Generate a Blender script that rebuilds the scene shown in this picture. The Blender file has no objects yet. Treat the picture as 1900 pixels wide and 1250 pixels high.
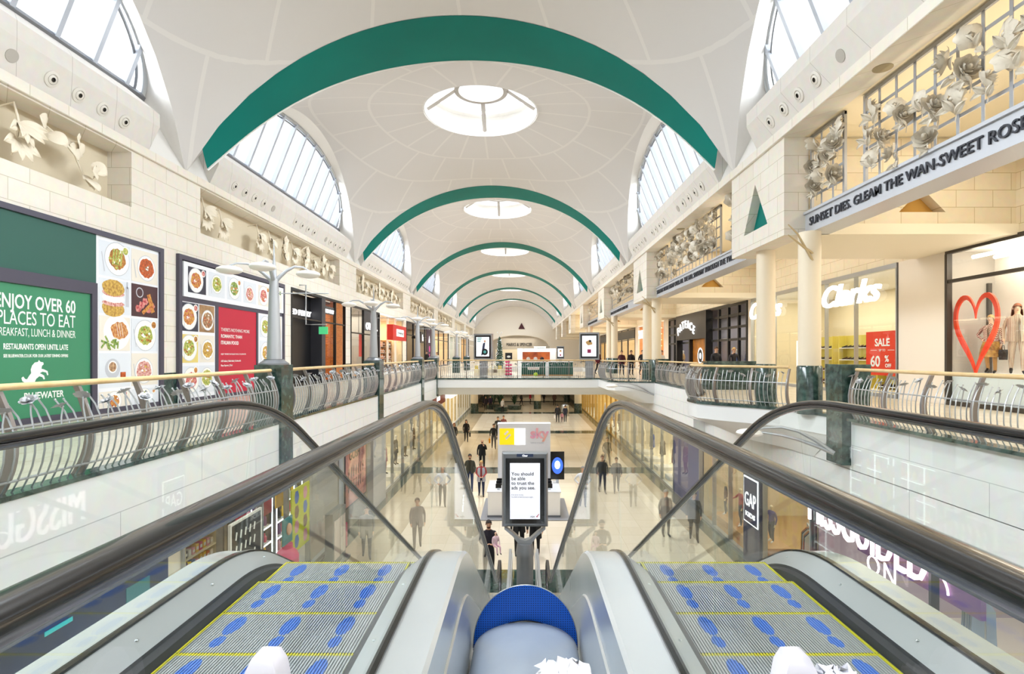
import bpy, math, random
from mathutils import Vector, Matrix
random.seed(7)
S = bpy.context.scene
COL = S.collection
PI = math.pi
sin, cos = math.sin, math.cos
# ------------------------------------------------------------------ camera, sky, exposure, daylight
EYE = 1.42                                   # eye height above the upper mall floor (z = 0)
cam = bpy.data.cameras.new('camera'); cam_ob = bpy.data.objects.new('camera', cam); COL.objects.link(cam_ob)
cam_ob.location = (0, 0, EYE); cam_ob.rotation_euler = (PI/2, 0, 0)
cam.sensor_width = 36; cam.lens = 36*1000/1900; cam.clip_start = .05; cam.clip_end = 600
cam.shift_x = -20/1900; cam.shift_y = 33/1900
S.camera = cam_ob
S.view_settings.view_transform = 'Standard'; S.view_settings.look = 'None'
S.view_settings.gamma = 1; S.view_settings.use_curve_mapping = False
S.view_settings.exposure = 0.72
S.cycles.max_bounces = 8; S.cycles.diffuse_bounces = 4; S.cycles.glossy_bounces = 4
S.cycles.transparent_max_bounces = 16; S.cycles.caustics_reflective = False; S.cycles.caustics_refractive = False
S.cycles.sample_clamp_indirect = 6
W = bpy.data.worlds.new('World'); S.world = W; W.use_nodes = True
W.node_tree.nodes['Background'].inputs[0].default_value = (.93, .97, 1, 1)
W.node_tree.nodes['Background'].inputs[1].default_value = .9

XL, XR, XC, HW = -10.2, 6.4, -1.9, 8.3      # vault springing lines, centre, half width
P, T0 = 16.4, 16.3                           # bay pitch, first rib
ZB, ZA = 6.93, 11.69                         # springing, rib crown
ZF = -5.2                                    # lower mall floor
def lamp(name, kind, loc, rot, energy, color=(1,1,1), size=1, sy=None, spread=None):
    l = bpy.data.lights.new(name, kind); l.energy = energy; l.color = color
    if kind == 'AREA':
        l.size = size
        if sy: l.shape = 'RECTANGLE'; l.size_y = sy
        if spread: l.spread = math.radians(spread)
    elif kind == 'SPOT':
        l.spot_size = 2.2; l.spot_blend = .6; l.shadow_soft_size = size
    else: l.shadow_soft_size = size
    o = bpy.data.objects.new(name, l); COL.objects.link(o); o.location = loc; o.rotation_euler = rot
    return o
# daylight standing outside every lunette and roof light
NBAY = 7
for k in range(-1, NBAY):
    yc = T0 + P*k - P/2
    e = 1.0 if k < 3 else .75
    lamp('daylight_lunette', 'AREA', (-12.1, yc, 11.3), (0, -PI/2+.35, 0), 1050*e, (.90,.96,1), 5, 15, 95)
    lamp('daylight_lunette', 'AREA', (8.4, yc, 11.3), (0, PI/2-.35, 0), 1050*e, (.90,.96,1), 5, 15, 95)
    lamp('daylight_oculus', 'AREA', (XC, yc, 15.4), (0, 0, 0), 950*e, (.92,.97,1), 5, 5, 110)

# ------------------------------------------------------------------ materials
def lin(h):
    h = h.lstrip('#'); r = []
    for i in (0, 2, 4):
        c = int(h[i:i+2], 16)/255
        r.append(c/12.92 if c <= .04045 else ((c+.055)/1.055)**2.4)
    return (*r, 1)
MATS = {}
def mat(name, col='#cccccc', rough=.5, metal=0, emit=0, noise=None, bump=None, spec=.5, coat=0):
    """noise = (scale, second colour); bump = (scale, strength)"""
    if name in MATS: return MATS[name]
    m = bpy.data.materials.new(name); m.use_nodes = True; n = m.node_tree.nodes; L = m.node_tree.links
    b = n['Principled BSDF']; c = lin(col)
    b.inputs['Base Color'].default_value = c; b.inputs['Roughness'].default_value = rough
    b.inputs['Metallic'].default_value = metal; b.inputs['Specular IOR Level'].default_value = spec
    b.inputs['Coat Weight'].default_value = coat
    if emit:
        b.inputs['Emission Color'].default_value = c; b.inputs['Emission Strength'].default_value = emit
    if noise or bump:
        tc = n.new('ShaderNodeTexCoord')
    if noise:
        t = n.new('ShaderNodeTexNoise'); t.inputs['Scale'].default_value = noise[0]; t.inputs['Detail'].default_value = 6
        r = n.new('ShaderNodeValToRGB'); r.color_ramp.elements[0].color = c; r.color_ramp.elements[1].color = lin(noise[1])
        r.color_ramp.elements[0].position = .38; r.color_ramp.elements[1].position = .68
        L.new(tc.outputs['Object'], t.inputs['Vector']); L.new(t.outputs['Fac'], r.inputs[0]); L.new(r.outputs[0], b.inputs['Base Color'])
        if emit: L.new(r.outputs[0], b.inputs['Emission Color'])
    if bump:
        t2 = n.new('ShaderNodeTexNoise'); t2.inputs['Scale'].default_value = bump[0]
        bp = n.new('ShaderNodeBump'); bp.inputs['Strength'].default_value = bump[1]; bp.inputs['Distance'].default_value = .02
        L.new(tc.outputs['Object'], t2.inputs['Vector']); L.new(t2.outputs['Fac'], bp.inputs['Height']); L.new(bp.outputs[0], b.inputs['Normal'])
    MATS[name] = m
    return m
def glassmat(name, tint, refl=.12, rough=0.0):
    """thin clear pane: see-through with a fresnel sheen"""
    m = bpy.data.materials.new(name); m.use_nodes = True; n = m.node_tree.nodes; L = m.node_tree.links
    n.remove(n['Principled BSDF']); out = n['Material Output']
    t = n.new('ShaderNodeBsdfTransparent'); t.inputs[0].default_value = (*tint, 1)
    g = n.new('ShaderNodeBsdfGlossy'); g.inputs['Roughness'].default_value = rough
    f = n.new('ShaderNodeLayerWeight'); f.inputs[0].default_value = .5
    q = n.new('ShaderNodeMath'); q.operation = 'POWER'; q.inputs[1].default_value = 5
    a = n.new('ShaderNodeMath'); a.operation = 'MULTIPLY_ADD'; a.inputs[1].default_value = .45; a.inputs[2].default_value = refl
    mx = n.new('ShaderNodeMixShader')
    L.new(f.outputs['Facing'], q.inputs[0]); L.new(q.outputs[0], a.inputs[0]); L.new(a.outputs[0], mx.inputs[0])
    L.new(t.outputs[0], mx.inputs[1]); L.new(g.outputs[0], mx.inputs[2]); L.new(mx.outputs[0], out.inputs[0])
    MATS[name] = m
    return m
def nodes_of(m): return m.node_tree.nodes, m.node_tree.links, m.node_tree.nodes['Principled BSDF']
def mathn(n, L, op, a, b=None, c=None):
    k = n.new('ShaderNodeMath'); k.operation = op
    for i, v in enumerate((a, b, c)):
        if v is None: continue
        if isinstance(v, (int, float)): k.inputs[i].default_value = v
        else: L.new(v, k.inputs[i])
    return k.outputs[0]
def stone(name, c1, c2, mortar, bw=.95, bh=.45, rough=.7, ms=.008):
    m = mat(name, c1, rough); n, L, b = nodes_of(m)
    tc = n.new('ShaderNodeTexCoord'); sp = n.new('ShaderNodeSeparateXYZ'); cb = n.new('ShaderNodeCombineXYZ')
    L.new(tc.outputs['Object'], sp.inputs[0])
    L.new(mathn(n, L, 'ADD', sp.outputs[0], sp.outputs[1]), cb.inputs[0]); L.new(sp.outputs[2], cb.inputs[1])
    br = n.new('ShaderNodeTexBrick'); br.inputs['Scale'].default_value = 1
    br.inputs['Color1'].default_value = lin(c1); br.inputs['Color2'].default_value = lin(c2); br.inputs['Mortar'].default_value = lin(mortar)
    br.inputs['Brick Width'].default_value = bw; br.inputs['Row Height'].default_value = bh; br.inputs['Mortar Size'].default_value = ms
    br.inputs['Bias'].default_value = -.1
    L.new(cb.outputs[0], br.inputs['Vector'])
    nz = n.new('ShaderNodeTexNoise'); nz.inputs['Scale'].default_value = 5; nz.inputs['Detail'].default_value = 5
    L.new(tc.outputs['Object'], nz.inputs['Vector'])
    mx = n.new('ShaderNodeMix'); mx.data_type = 'RGBA'; mx.blend_type = 'MULTIPLY'; mx.inputs[0].default_value = .16
    L.new(br.outputs['Color'], mx.inputs[6]); L.new(nz.outputs['Color'], mx.inputs[7]); L.new(mx.outputs[2], b.inputs['Base Color'])
    return m
def tiles(name, c1, c2, mortar, size, rough=.2):
    m = mat(name, c1, rough); n, L, b = nodes_of(m)
    tc = n.new('ShaderNodeTexCoord')
    br = n.new('ShaderNodeTexBrick'); br.offset = 0; br.inputs['Scale'].default_value = 1
    br.inputs['Color1'].default_value = lin(c1); br.inputs['Color2'].default_value = lin(c2); br.inputs['Mortar'].default_value = lin(mortar)
    br.inputs['Brick Width'].default_value = size; br.inputs['Row Height'].default_value = size; br.inputs['Mortar Size'].default_value = .006
    L.new(tc.outputs['Object'], br.inputs['Vector']); L.new(br.outputs['Color'], b.inputs['Base Color'])
    return m
STONE = stone('cream_stone', '#f0e9de', '#ede4d6', '#cfc4af')
STONEW = stone('warm_stone', '#ecdfc6', '#e7d8bb', '#c6b28a', .9, .42)
PLAST = mat('white_plaster', '#e9e6e2', .75)
WHITE = mat('white_paint', '#f1f0ee', .5)
FASC = mat('white_fascia_panel', '#eceeef', .35)
TEAL = mat('teal_plaster', '#00736a', .6, noise=(.35, '#027b71'), spec=.2)
MARBLE = mat('green_marble', '#1d332f', .13, noise=(7, '#48605a'), coat=.3)
STEEL = mat('brushed_steel', '#c3c8cc', .28, .9, noise=(2, '#b4babf'))
SATIN = mat('satin_steel', '#b9bdc2', .34, .85)
DSTEEL = mat('grey_metal', '#84868b', .38, .6)
LSTEEL = mat('painted_silver', '#b3b6bb', .4, .35)
BLACK = mat('black_frame', '#131316', .35)
CHAR = mat('charcoal_frame', '#35353c', .4)
RUBBER = mat('black_rubber', '#0c0b0d', .26, coat=.3)
DARK = mat('dark_void', '#0b0b0c', .8)
WOODR = mat('beech_rail', '#e2c596', .4, noise=(6, '#d9b883'))
FINM = mat('taupe_fin', '#8d8480', .45, .2)
GLASS = glassmat('clear_glass', (.965, .985, .975), .05)
GLASSE = glassmat('balustrade_glass', (.965, .985, .975), .045)
CREAMC = mat('cream_column', '#e8dac2', .45)
WARMW = mat('warm_white_wall', '#f0e6cf', .6)
SKYG = glassmat('skylight_glass', (.97, .985, 1), .02)
NEON = mat('white_light', '#ffffff', .5, emit=3.0)
SIGNW = mat('lit_white_lettering', '#ffffff', .5, emit=1.25)

# ------------------------------------------------------------------ mesh helpers
class B:
    def __init__(s): s.v = []; s.f = []; s.m = []
    def face(s, pts, m=0):
        i = len(s.v); s.v += [tuple(p) for p in pts]; s.f.append(tuple(range(i, i+len(pts)))); s.m.append(m); return s
    def box(s, x0, x1, y0, y1, z0, z1, m=0):
        i = len(s.v)
        s.v += [(x0,y0,z0),(x1,y0,z0),(x1,y1,z0),(x0,y1,z0),(x0,y0,z1),(x1,y0,z1),(x1,y1,z1),(x0,y1,z1)]
        s.f += [(i,i+3,i+2,i+1),(i+4,i+5,i+6,i+7),(i,i+1,i+5,i+4),(i+1,i+2,i+6,i+5),(i+2,i+3,i+7,i+6),(i+3,i,i+4,i+7)]
        s.m += [m]*6; return s
    def loft(s, rows, m=0, closed=False, caps=False):
        i = len(s.v); n = len(rows[0])
        for r in rows: s.v += [tuple(p) for p in r]
        for a in range(len(rows)-1):
            for b in range(n if closed else n-1):
                c = (b+1) % n
                s.f.append((i+a*n+b, i+a*n+c, i+(a+1)*n+c, i+(a+1)*n+b)); s.m.append(m)
        if caps:
            s.f.append(tuple(i+b for b in reversed(range(n)))); s.m.append(m)
            s.f.append(tuple(i+(len(rows)-1)*n+b for b in range(n))); s.m.append(m)
        return s
    def tube(s, pts, r, n=8, m=0, caps=True):
        pts = [Vector(p) for p in pts]; R = r if isinstance(r, (list, tuple)) else [r]*len(pts)
        rows = []; up = None
        for k, p in enumerate(pts):
            t = (pts[min(k+1, len(pts)-1)] - pts[max(k-1, 0)]).normalized()
            if up is None:
                up = Vector((0,0,1)) if abs(t.z) < .9 else Vector((0,1,0))
            a = t.cross(up).normalized(); b = a.cross(t).normalized(); up = b
            rows.append([p + (a*cos(2*PI*j/n) + b*sin(2*PI*j/n))*R[k] for j in range(n)])
        return s.loft(rows, m, True, caps)
    def lathe(s, prof, n=16, o=(0,0,0), m=0, caps=True):
        rows = [[(o[0]+r*cos(2*PI*j/n), o[1]+r*sin(2*PI*j/n), o[2]+z) for j in range(n)] for r, z in prof]
        return s.loft(rows, m, True, caps)
    def ball(s, c, rx, ry=None, rz=None, n=12, k=8, m=0):
        ry = ry or rx; rz = rz or rx
        rows = [[(c[0]+rx*sin(a)*cos(2*PI*j/n), c[1]+ry*sin(a)*sin(2*PI*j/n), c[2]-rz*cos(a)) for j in range(n)]
                for a in [.02+(PI-.04)*i/k for i in range(k+1)]]
        return s.loft(rows, m, True, True)
    def prism(s, poly, y0, y1, m=0):
        """poly in the xz plane, extruded along y"""
        i = len(s.v); n = len(poly)
        s.v += [(x, y0, z) for x, z in poly] + [(x, y1, z) for x, z in poly]
        s.f.append(tuple(i+j for j in range(n))); s.f.append(tuple(i+n+j for j in reversed(range(n)))); s.m += [m, m]
        for j in range(n):
            k = (j+1) % n; s.f.append((i+k, i+j, i+n+j, i+n+k)); s.m.append(m)
        return s
    def flip(s): s.f = [tuple(reversed(f)) for f in s.f]; return s
    def mesh(s, name, mats, smooth=None):
        me = bpy.data.meshes.new(name); me.from_pydata(s.v, [], s.f); me.update()
        for m in (mats if isinstance(mats, (list, tuple)) else [mats]): me.materials.append(m)
        if len(me.materials) > 1: me.polygons.foreach_set('material_index', s.m)
        if smooth is not None:
            me.polygons.foreach_set('use_smooth', [True]*len(me.polygons))
            me.set_sharp_from_angle(angle=math.radians(smooth))
        return me
    def obj(s, name, mats, parent=None, loc=(0,0,0), rot=(0,0,0), smooth=None):
        return link(name, s.mesh(name, mats, smooth), parent, loc, rot)
def link(name, me, parent=None, loc=(0,0,0), rot=(0,0,0)):
    o = bpy.data.objects.new(name, me); COL.objects.link(o); o.location = loc; o.rotation_euler = rot
    if parent: o.parent = parent
    return o
def tag(o, label, cat, group=None):
    o['label'] = label; o['category'] = cat
    if group: o['group'] = group
    return o
def thing(name, label, cat, loc=(0,0,0), rz=0, group=None):
    o = bpy.data.objects.new(name, None); COL.objects.link(o); o.location = loc; o.rotation_euler = (0,0,rz)
    o.empty_display_size = .1
    return tag(o, label, cat, group)
def struct(o): o['kind'] = 'structure'; return o
def dup(root, loc, rz=None, label=None, group=None, scale=None):
    r = root.copy(); COL.objects.link(r); r.location = loc
    if rz is not None: r.rotation_euler = (root.rotation_euler[0], root.rotation_euler[1], rz)
    if label: r['label'] = label
    if group: r['group'] = group
    if scale: r.scale = (scale,)*3
    for ch in KIDS(root):
        c = ch.copy(); COL.objects.link(c); c.parent = r
        for g in KIDS(ch):
            d = g.copy(); COL.objects.link(d); d.parent = c
    return r
def KIDS(o): return list(o.children)
ORD = ['first','second','third','fourth','fifth','sixth','seventh','eighth','ninth','tenth','eleventh','twelfth','thirteenth','fourteenth',
       'fifteenth','sixteenth','seventeenth','eighteenth','nineteenth','twentieth']
def nth(i):
    if i < 20: return ORD[i]
    t, u = divmod(i+1, 10); tens = {2:'twenty',3:'thirty',4:'forty',5:'fifty',6:'sixty',7:'seventy',8:'eighty',9:'ninety'}[t]
    return tens+'-'+ORD[u-1] if u else {20:'twentieth',30:'thirtieth',40:'fortieth',50:'fiftieth',60:'sixtieth',70:'seventieth',80:'eightieth',90:'ninetieth'}[i+1]
def text(s, size, m, parent=None, loc=(0,0,0), ext=.008, align='LEFT', bold=0, shear=0, name='lettering', rot=None, width=None, spacing=1):
    """lettering standing upright in the local xz plane, facing -y"""
    c = bpy.data.curves.new(name, 'FONT'); c.body = s; c.size = size; c.extrude = ext; c.align_x = align
    c.offset = bold; c.shear = shear; c.resolution_u = 3; c.space_character = spacing
    o = bpy.data.objects.new(name, c); me = bpy.data.meshes.new_from_object(o); bpy.data.objects.remove(o); bpy.data.curves.remove(c)
    if width and me.vertices:
        xs = [v.co.x for v in me.vertices]; w = max(xs)-min(xs)
        k = width/w
        for v in me.vertices: v.co.x *= k
    me.materials.clear(); me.materials.append(m)
    return link(name, me, parent, loc, rot or (PI/2, 0, 0))
# ------------------------------------------------------------------ vaults, ribs, lunettes, roof lights
def circ(t, half, rise, crown):
    R = (half*half + rise*rise)/(2*rise); return crown - R + math.sqrt(max(0, R*R - (t*half)**2))
def Au(u): return circ(u, HW, ZA-ZB, ZA)
def Bv(v): return circ(v, P/2, 11.85-ZB, 11.85)
def vz(u, v):
    def z0(u, v):
        a, b = 13-Au(u), 13-Bv(v); return 13 - (a**-2 + b**-2)**-.5
    au, av = abs(u), abs(v)
    e1 = Au(u)-z0(u, 1); e2 = Bv(v)-z0(1, v); ec = ZB-z0(1, 1); q = 5
    return z0(u, v) + e1*av**q + e2*au**q - ec*(au*av)**q + .42*(1-u*u)*(1-v*v)
def vx(u, v): return HW*u - math.copysign(.16*(Bv(v)-ZB)*abs(u)**3, u)
RO = 2.55
def vault_material():
    m = mat('vault_plaster', '#d8d3cd', .8); n, L, b = nodes_of(m)
    tc = n.new('ShaderNodeTexCoord'); sp = n.new('ShaderNodeSeparateXYZ'); L.new(tc.outputs['Object'], sp.inputs[0])
    x, y = sp.outputs[0], sp.outputs[1]
    r = mathn(n, L, 'SQRT', mathn(n, L, 'ADD', mathn(n, L, 'MULTIPLY', x, x), mathn(n, L, 'MULTIPLY', y, y)))
    k = mathn(n, L, 'DIVIDE', mathn(n, L, 'SUBTRACT', r, RO), 2.35)
    fr = mathn(n, L, 'FRACT', k); fl = mathn(n, L, 'FLOOR', k)
    ring = mathn(n, L, 'GREATER_THAN', mathn(n, L, 'ABSOLUTE', mathn(n, L, 'SUBTRACT', fr, .5)), .475)
    an = mathn(n, L, 'ADD', mathn(n, L, 'MULTIPLY', mathn(n, L, 'ARCTAN2', y, x), 20/(2*PI)), mathn(n, L, 'MULTIPLY', fl, .5))
    af = mathn(n, L, 'ABSOLUTE', mathn(n, L, 'SUBTRACT', mathn(n, L, 'FRACT', an), .5))
    w = mathn(n, L, 'DIVIDE', .16, r)
    spoke = mathn(n, L, 'GREATER_THAN', af, mathn(n, L, 'SUBTRACT', .5, w))
    f = mathn(n, L, 'MAXIMUM', ring, spoke)
    mx = n.new('ShaderNodeMix'); mx.data_type = 'RGBA'; L.new(f, mx.inputs[0])
    mx.inputs[6].default_value = lin('#dbd8d7'); mx.inputs[7].default_value = lin('#e4e1df')
    L.new(mx.outputs[2], b.inputs['Base Color'])
    return m
VAULT = vault_material()
def vault_mesh():
    N = 24; bd = []
    side = [math.tan(-PI/4 + PI/2*i/N) for i in range(N)]
    for t in side: bd.append((1, t))
    for t in side: bd.append((-t, 1))
    for t in side: bd.append((-1, -t))
    for t in side: bd.append((t, -1))
    M = 22; rows = []
    for j in range(M+1):
        s = (j/M); row = []
        for (bu, bvv) in bd:
            th = math.atan2(bvv*P/2, bu*HW); cu, cv = RO*cos(th)/HW, RO*sin(th)/(P/2)
            u, v = cu+(bu-cu)*s, cv+(bvv-cv)*s
            row.append((vx(u, v), v*P/2, vz(u, v)))
        rows.append(row)
    b = B(); b.loft(rows, 0, True)
    return b.mesh('vault', [VAULT], 60)
VM = vault_mesh()
SX, SZ, SLEAN, SHW, SH = 10.9-1.9, 8.75, .39, 7.3, 2.7     # lunette sill (from vault centre), height, lean, half width, rise
def lun(phi, s=1.0):
    z = SZ + SH*s*sin(phi); return (SX - SLEAN*(z-SZ), -SHW*s*cos(phi), z)
def reveal_mesh(sx):
    b = B(); n = 40; e = []; w = []; w2 = []
    for i in range(n+1):
        ph = PI*i/n; v = -cos(ph); z = Bv(v)
        e.append((sx*(HW-.16*(z-ZB)), v*P/2, z)); q = lun(ph); w.append((sx*(q[0]+.02), q[1], q[2]))
    mid = [tuple(.5*(a+c) for a, c in zip(p, q)) for p, q in zip(e, w)]
    b.loft([e, mid, w], 0)
    return b.mesh('reveal', [PLAST], 60)
def lunette_frame_mesh(sx):
    b = B(); n = 40
    arc = [(sx*lun(PI*i/n)[0], lun(PI*i/n)[1], lun(PI*i/n)[2]) for i in range(n+1)]
    b.tube(arc, .09, 6, 0); b.tube([arc[0], arc[-1]], .13, 6, 1)
    arc2 = [(sx*lun(PI*i/n, .955)[0], lun(PI*i/n, .955)[1], lun(PI*i/n, .955)[2]) for i in range(n+1)]
    b.tube(arc2, .035, 5, 1)
    return b.mesh('window_frame', [SATIN, DSTEEL], 60)
def mullion_mesh(y, sx):
    h = SH*math.sqrt(max(0, 1-(y/SHW)**2)); z1 = SZ+h
    b = B(); d = .06
    x0, x1 = sx*SX, sx*(SX-SLEAN*h)
    b.loft([[(x0-d*1.6, y-d, SZ), (x0+d*1.6, y-d, SZ), (x0+d*1.6, y+d, SZ), (x0-d*1.6, y+d, SZ)],
            [(x1-d*1.6, y-d, z1), (x1+d*1.6, y-d, z1), (x1+d*1.6, y+d, z1), (x1-d*1.6, y+d, z1)]], 0, True, True)
    return b.mesh('mullion', [mat('mullion_grey', '#b9bec9', .45)])
def pane_mesh(sx):
    b = B(); n = 40
    b.face([(sx*lun(PI*i/n)[0], lun(PI*i/n)[1], lun(PI*i/n)[2]) for i in range(n+1)])
    return b.mesh('pane', [SKYG])
REV = {s: reveal_mesh(s) for s in (-1, 1)}; LFR = {s: lunette_frame_mesh(s) for s in (-1, 1)}; PAN = {s: pane_mesh(s) for s in (-1, 1)}
MUL = {s: [mullion_mesh(-6.6+1.1*i, s) for i in range(13)] for s in (-1, 1)}
def teal_mesh():
    b = B(); n = 64; N_, F_, U_ = [], [], []
    for i in range(n+1):
        u = -.94+1.88*i/n; z = Au(u)-.015
        yo = .16 + 2.35*(1-(u/.95)**2)**.75 if abs(u) < .95 else .16
        fz = z - .78*abs(u)**5
        N_.append((HW*u, 0, z)); F_.append((HW*u*1.0, yo, fz)); U_.append((HW*u, yo, fz+.25))
    mid = [(a[0], (a[1]+c[1])/2, (a[2]+c[2])/2-.03) for a, c in zip(N_, F_)]
    b.loft([N_, mid, F_], 0); b.loft([F_, U_], 1)
    b.tube(F_, .035, 5, 1)
    return b.mesh('rib', [TEAL, WHITE], 60)
TM = teal_mesh()
drum = B(); ZR = vz(RO/HW*.7, RO/(P/2)*.7)
drum.loft([[(r*cos(2*PI*j/48), r*sin(2*PI*j/48), z) for j in range(48)] for r, z in ((RO+.03, ZR-.02), (RO-.03, ZR+.9), (RO-.3, ZR+.95), (RO-.3, ZR+1.1))], 0, True)
DRUM = drum.mesh('drum', [WHITE], 40)
rl = B(); rl.loft([[(r*cos(2*PI*j/32), r*sin(2*PI*j/32), z) for j in range(32)] for r, z in ((1.22, ZR+.98), (1.22, ZR+1.2), (1.02, ZR+1.2), (1.02, ZR+.98), (1.22, ZR+.98))] , 0, True)
OCM = mat('roof_light_frame', '#a39c94', .5)
RING = rl.mesh('ring', [OCM], 40)
sp_ = B(); sp_.tube([(1.15, 0, ZR+1.08), (RO-.1, 0, ZR+.2)], .10, 4)
SPOKE = sp_.mesh('spoke', [OCM])
wi = 0
for k in range(-1, NBAY):
    yc = T0 + P*k - P/2
    struct(link('ceiling', VM, None, (XC, yc, 0)))
    o = struct(link('trim_1', TM, None, (XC, T0+P*k, 0)))
    for s in (-1, 1):
        wi += 1
        w = struct(link('window_%d' % wi, LFR[s], None, (XC, yc, 0)))
        link('window_pane', PAN[s], w)
        for me in MUL[s]: link('mullion', me, w)
        struct(link('ceiling_reveal', REV[s], None, (XC, yc, 0)))
    wi += 1
    w = struct(link('window_%d' % wi, DRUM, None, (XC, yc, 0)))
    link('roof_light_ring', RING, w)
    for j in range(4): link('roof_light_spoke', SPOKE, w, (0,0,0), (0,0,PI/2*j))
# ------------------------------------------------------------------ cornices and light coves
def profile_run(name, prof, y0, y1, m, sx=1, x0=0):
    b = B(); b.prism([(x0+sx*x, z) for x, z in prof], y0, y1)
    return struct(b.obj(name, m))
COVEM = stone('cove_panel', '#e6e1db', '#e2dcd6', '#bdb6af', 1.3, 30, .6, .006)
YA, YB = -18, 114.7
for s, xw in ((-1, XL), (1, XR)):
    side = 'left' if s < 0 else 'right'
    profile_run('trim_2_'+side, [(-.07, 6.74), (-.07, 6.98), (.5, 6.98), (.5, 6.74)], YA, YB, STONE, s, xw)
    b = B(); b.face([(xw+s*0, YA, 6.97), (xw+s*0, YB, 6.97), (xw+s*.72, YB, 8.77), (xw+s*.72, YA, 8.77)])
    struct(b.obj('wall_'+side+'_ledge', PLAST))
    for k in range(-1, NBAY):
        yc = T0+P*k-P/2
        profile_run('trim_3_'+side, [(0, 6.985), (-.3, 7.62), (-.3, 7.97), (.66, 8.74), (.66, 6.985)], yc-P/2+1.25, yc+P/2-1.6, COVEM, s, xw)
# ------------------------------------------------------------------ floors and decks
UFL = tiles('upper_floor_tile', '#d8cebd', '#d0c5b2', '#a99d89', .6, .25)
LFL = tiles('lower_floor_tile', '#e6dac6', '#dfd1ba', '#c4b597', .9, .16)
LFB = tiles('lower_border_tile', '#b9a98f', '#ae9e84', '#8d7f68', .9, .16)
FASP = stone('fascia_panelling', '#eff0f0', '#ecedee', '#c3c6c8', 3.4, .53, .3, .007)
def deck(name, poly, z0, z1, mats=None):
    """plan polygon, sides white, top tiled"""
    b = B(); n = len(poly)
    b.face([(x, y, z1) for x, y in poly], 1); b.face([(x, y, z0) for x, y in reversed(poly)], 0)
    for i in range(n):
        (x0, y0), (x1, y1) = poly[i], poly[(i+1) % n]
        b.face([(x0,y0,z0), (x1,y1,z0), (x1,y1,z1), (x0,y0,z1)], 0)
    return struct(b.obj(name, mats or [FASP, UFL]))
deck('floor_left_gallery', [(-14.5,-10), (-5,-10), (-5,118), (-14.5,118)], -1.07, 0)
BUL1 = [(7.0,12.3), (6.7,13.7), (6.1,14.5), (5.45,15.2), (5.1,15.75), (5.05,16.5), (5.45,17.6), (6.1,18.7), (6.55,19.9), (6.65,21)]
BUL2 = [(6.65,27.2), (5.6,27.35), (4.75,27.75), (4.45,28.4), (4.42,31.5)]
deck('floor_right_gallery', [(16,-10), (16,118), (6.65,118), (6.65,21), (7.1,19), (7.1,-10)][::-1], -1.07, 0)
def balcony(name, pts, xb, zf=-.42, zs=-1.06):
    b = B(); n = len(pts); c = (xb, sum(p[1] for p in pts)/n)
    top = [(x,y,.001) for x,y in pts]; lo = [(x,y,zf) for x,y in pts]
    lo2 = [(x+.05,y,zf-.02) for x,y in pts]; inn = [(min(xb, x+(xb-x)*.75+.02), c[1]+(y-c[1])*.8, zs) for x,y in pts]
    b.face([(xb+.3,pts[-1][1],.001)] + [t for t in reversed(top)] + [(xb+.3,pts[0][1],.001)], 1)
    b.loft([top, lo, lo2, inn], 0)
    return struct(b.obj(name, [FASC, UFL], smooth=35))
balcony('floor_right_balcony', BUL1, 7.1); balcony('floor_right_balcony_far', BUL2, 6.65)
b = B(); b.box(7.1, 7.6, -10, 21, -1.95, -1.06); b.box(6.65, 7.6, 21, 60, -1.75, -1.06); struct(b.obj('wall_right_fascia', FASP))
# bridge
b = B(); b.prism([(0,0), (0,-.5), (.12,-.53), (.6,-.95), (14,-.95), (14,0)], -5, 6.65)
b.v = [(y, 31.5+x, z) for x, y, z in b.v]; b.flip()
b.m = [0]*len(b.f); bb = b.obj('floor_bridge', [FASC, UFL]); struct(bb)
b = B(); b.box(-5, 6.65, 31.6, 45.4, -.001, .004); struct(b.obj('floor_bridge_tiles', UFL))
deck('floor_far_crossing', [(-5,60), (6.65,60), (6.65,118), (-5,118)], -1.07, 0)
deck('floor_landing', [(-5,-10), (7.1,-10), (7.1,.6), (-5,.6)], -1.07, -.002)
# lower mall floor
b = B(); b.box(-20, 20, -12, 120, ZF-.3, ZF); struct(b.obj('floor', LFL))
b = B()
b.box(-6.6, -4.5, -6, 118, ZF, ZF+.004, 0); b.box(6.2, 7.3, -6, 118, ZF, ZF+.004, 0)
for y in (15.0, 30.1, 45.4, 60.6, 75.5): b.box(-6.6, 7.3, y, y+1.6, ZF, ZF+.007, 1)
b.box(-6.6, -6.05, -6, 118, ZF, ZF+.009, 1); b.box(6.75, 7.3, -6, 118, ZF, ZF+.009, 1)
struct(b.obj('floor_bands', [LFB, MARBLE]))
# ------------------------------------------------------------------ left upper wall (shopfront wall) with sculpture recesses
LP = [(14.05+15.95*k, 17.05+15.95*k) for k in range(-2, 7)]
x0, x1 = -10.85, XL
def wallbox(name, m, *bx):
    b = B(); b.box(*bx); return struct(b.obj(name, m))
wallbox('wall_left', STONE, x0, x1, YA, YB, 4.4, 5.27)
for y0, y1 in LP: wallbox('wall_left', STONE, x0, x1, y0, y1, 5.27, 6.70)
wallbox('wall_left_recess', mat('recess_plaster', '#dccfb6', .8), x0-.1, x0+.02, YA, YB, 5.2, 6.9); wallbox('wall_left', STONE, x0, x1, YA, YB, 6.70, 6.78)
for y0, y1 in ((15.2,15.85), (22.9,23.7), (30.9,31.9), (46.4,47.2), (60,61), (74,75), (88,89), (102,103)): wallbox('wall_left', STONE, x0, x1, y0, y1, .9, 4.4)

b = B()
for y0, y1 in ((15.2,15.85), (22.9,23.7), (30.9,31.9), (46.4,47.2), (60,61), (74,75), (88,89), (102,103)): b.box(x0, x1+.02, y0, y1, 0, .9)
struct(b.obj('baseboard_left', MARBLE))
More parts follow.
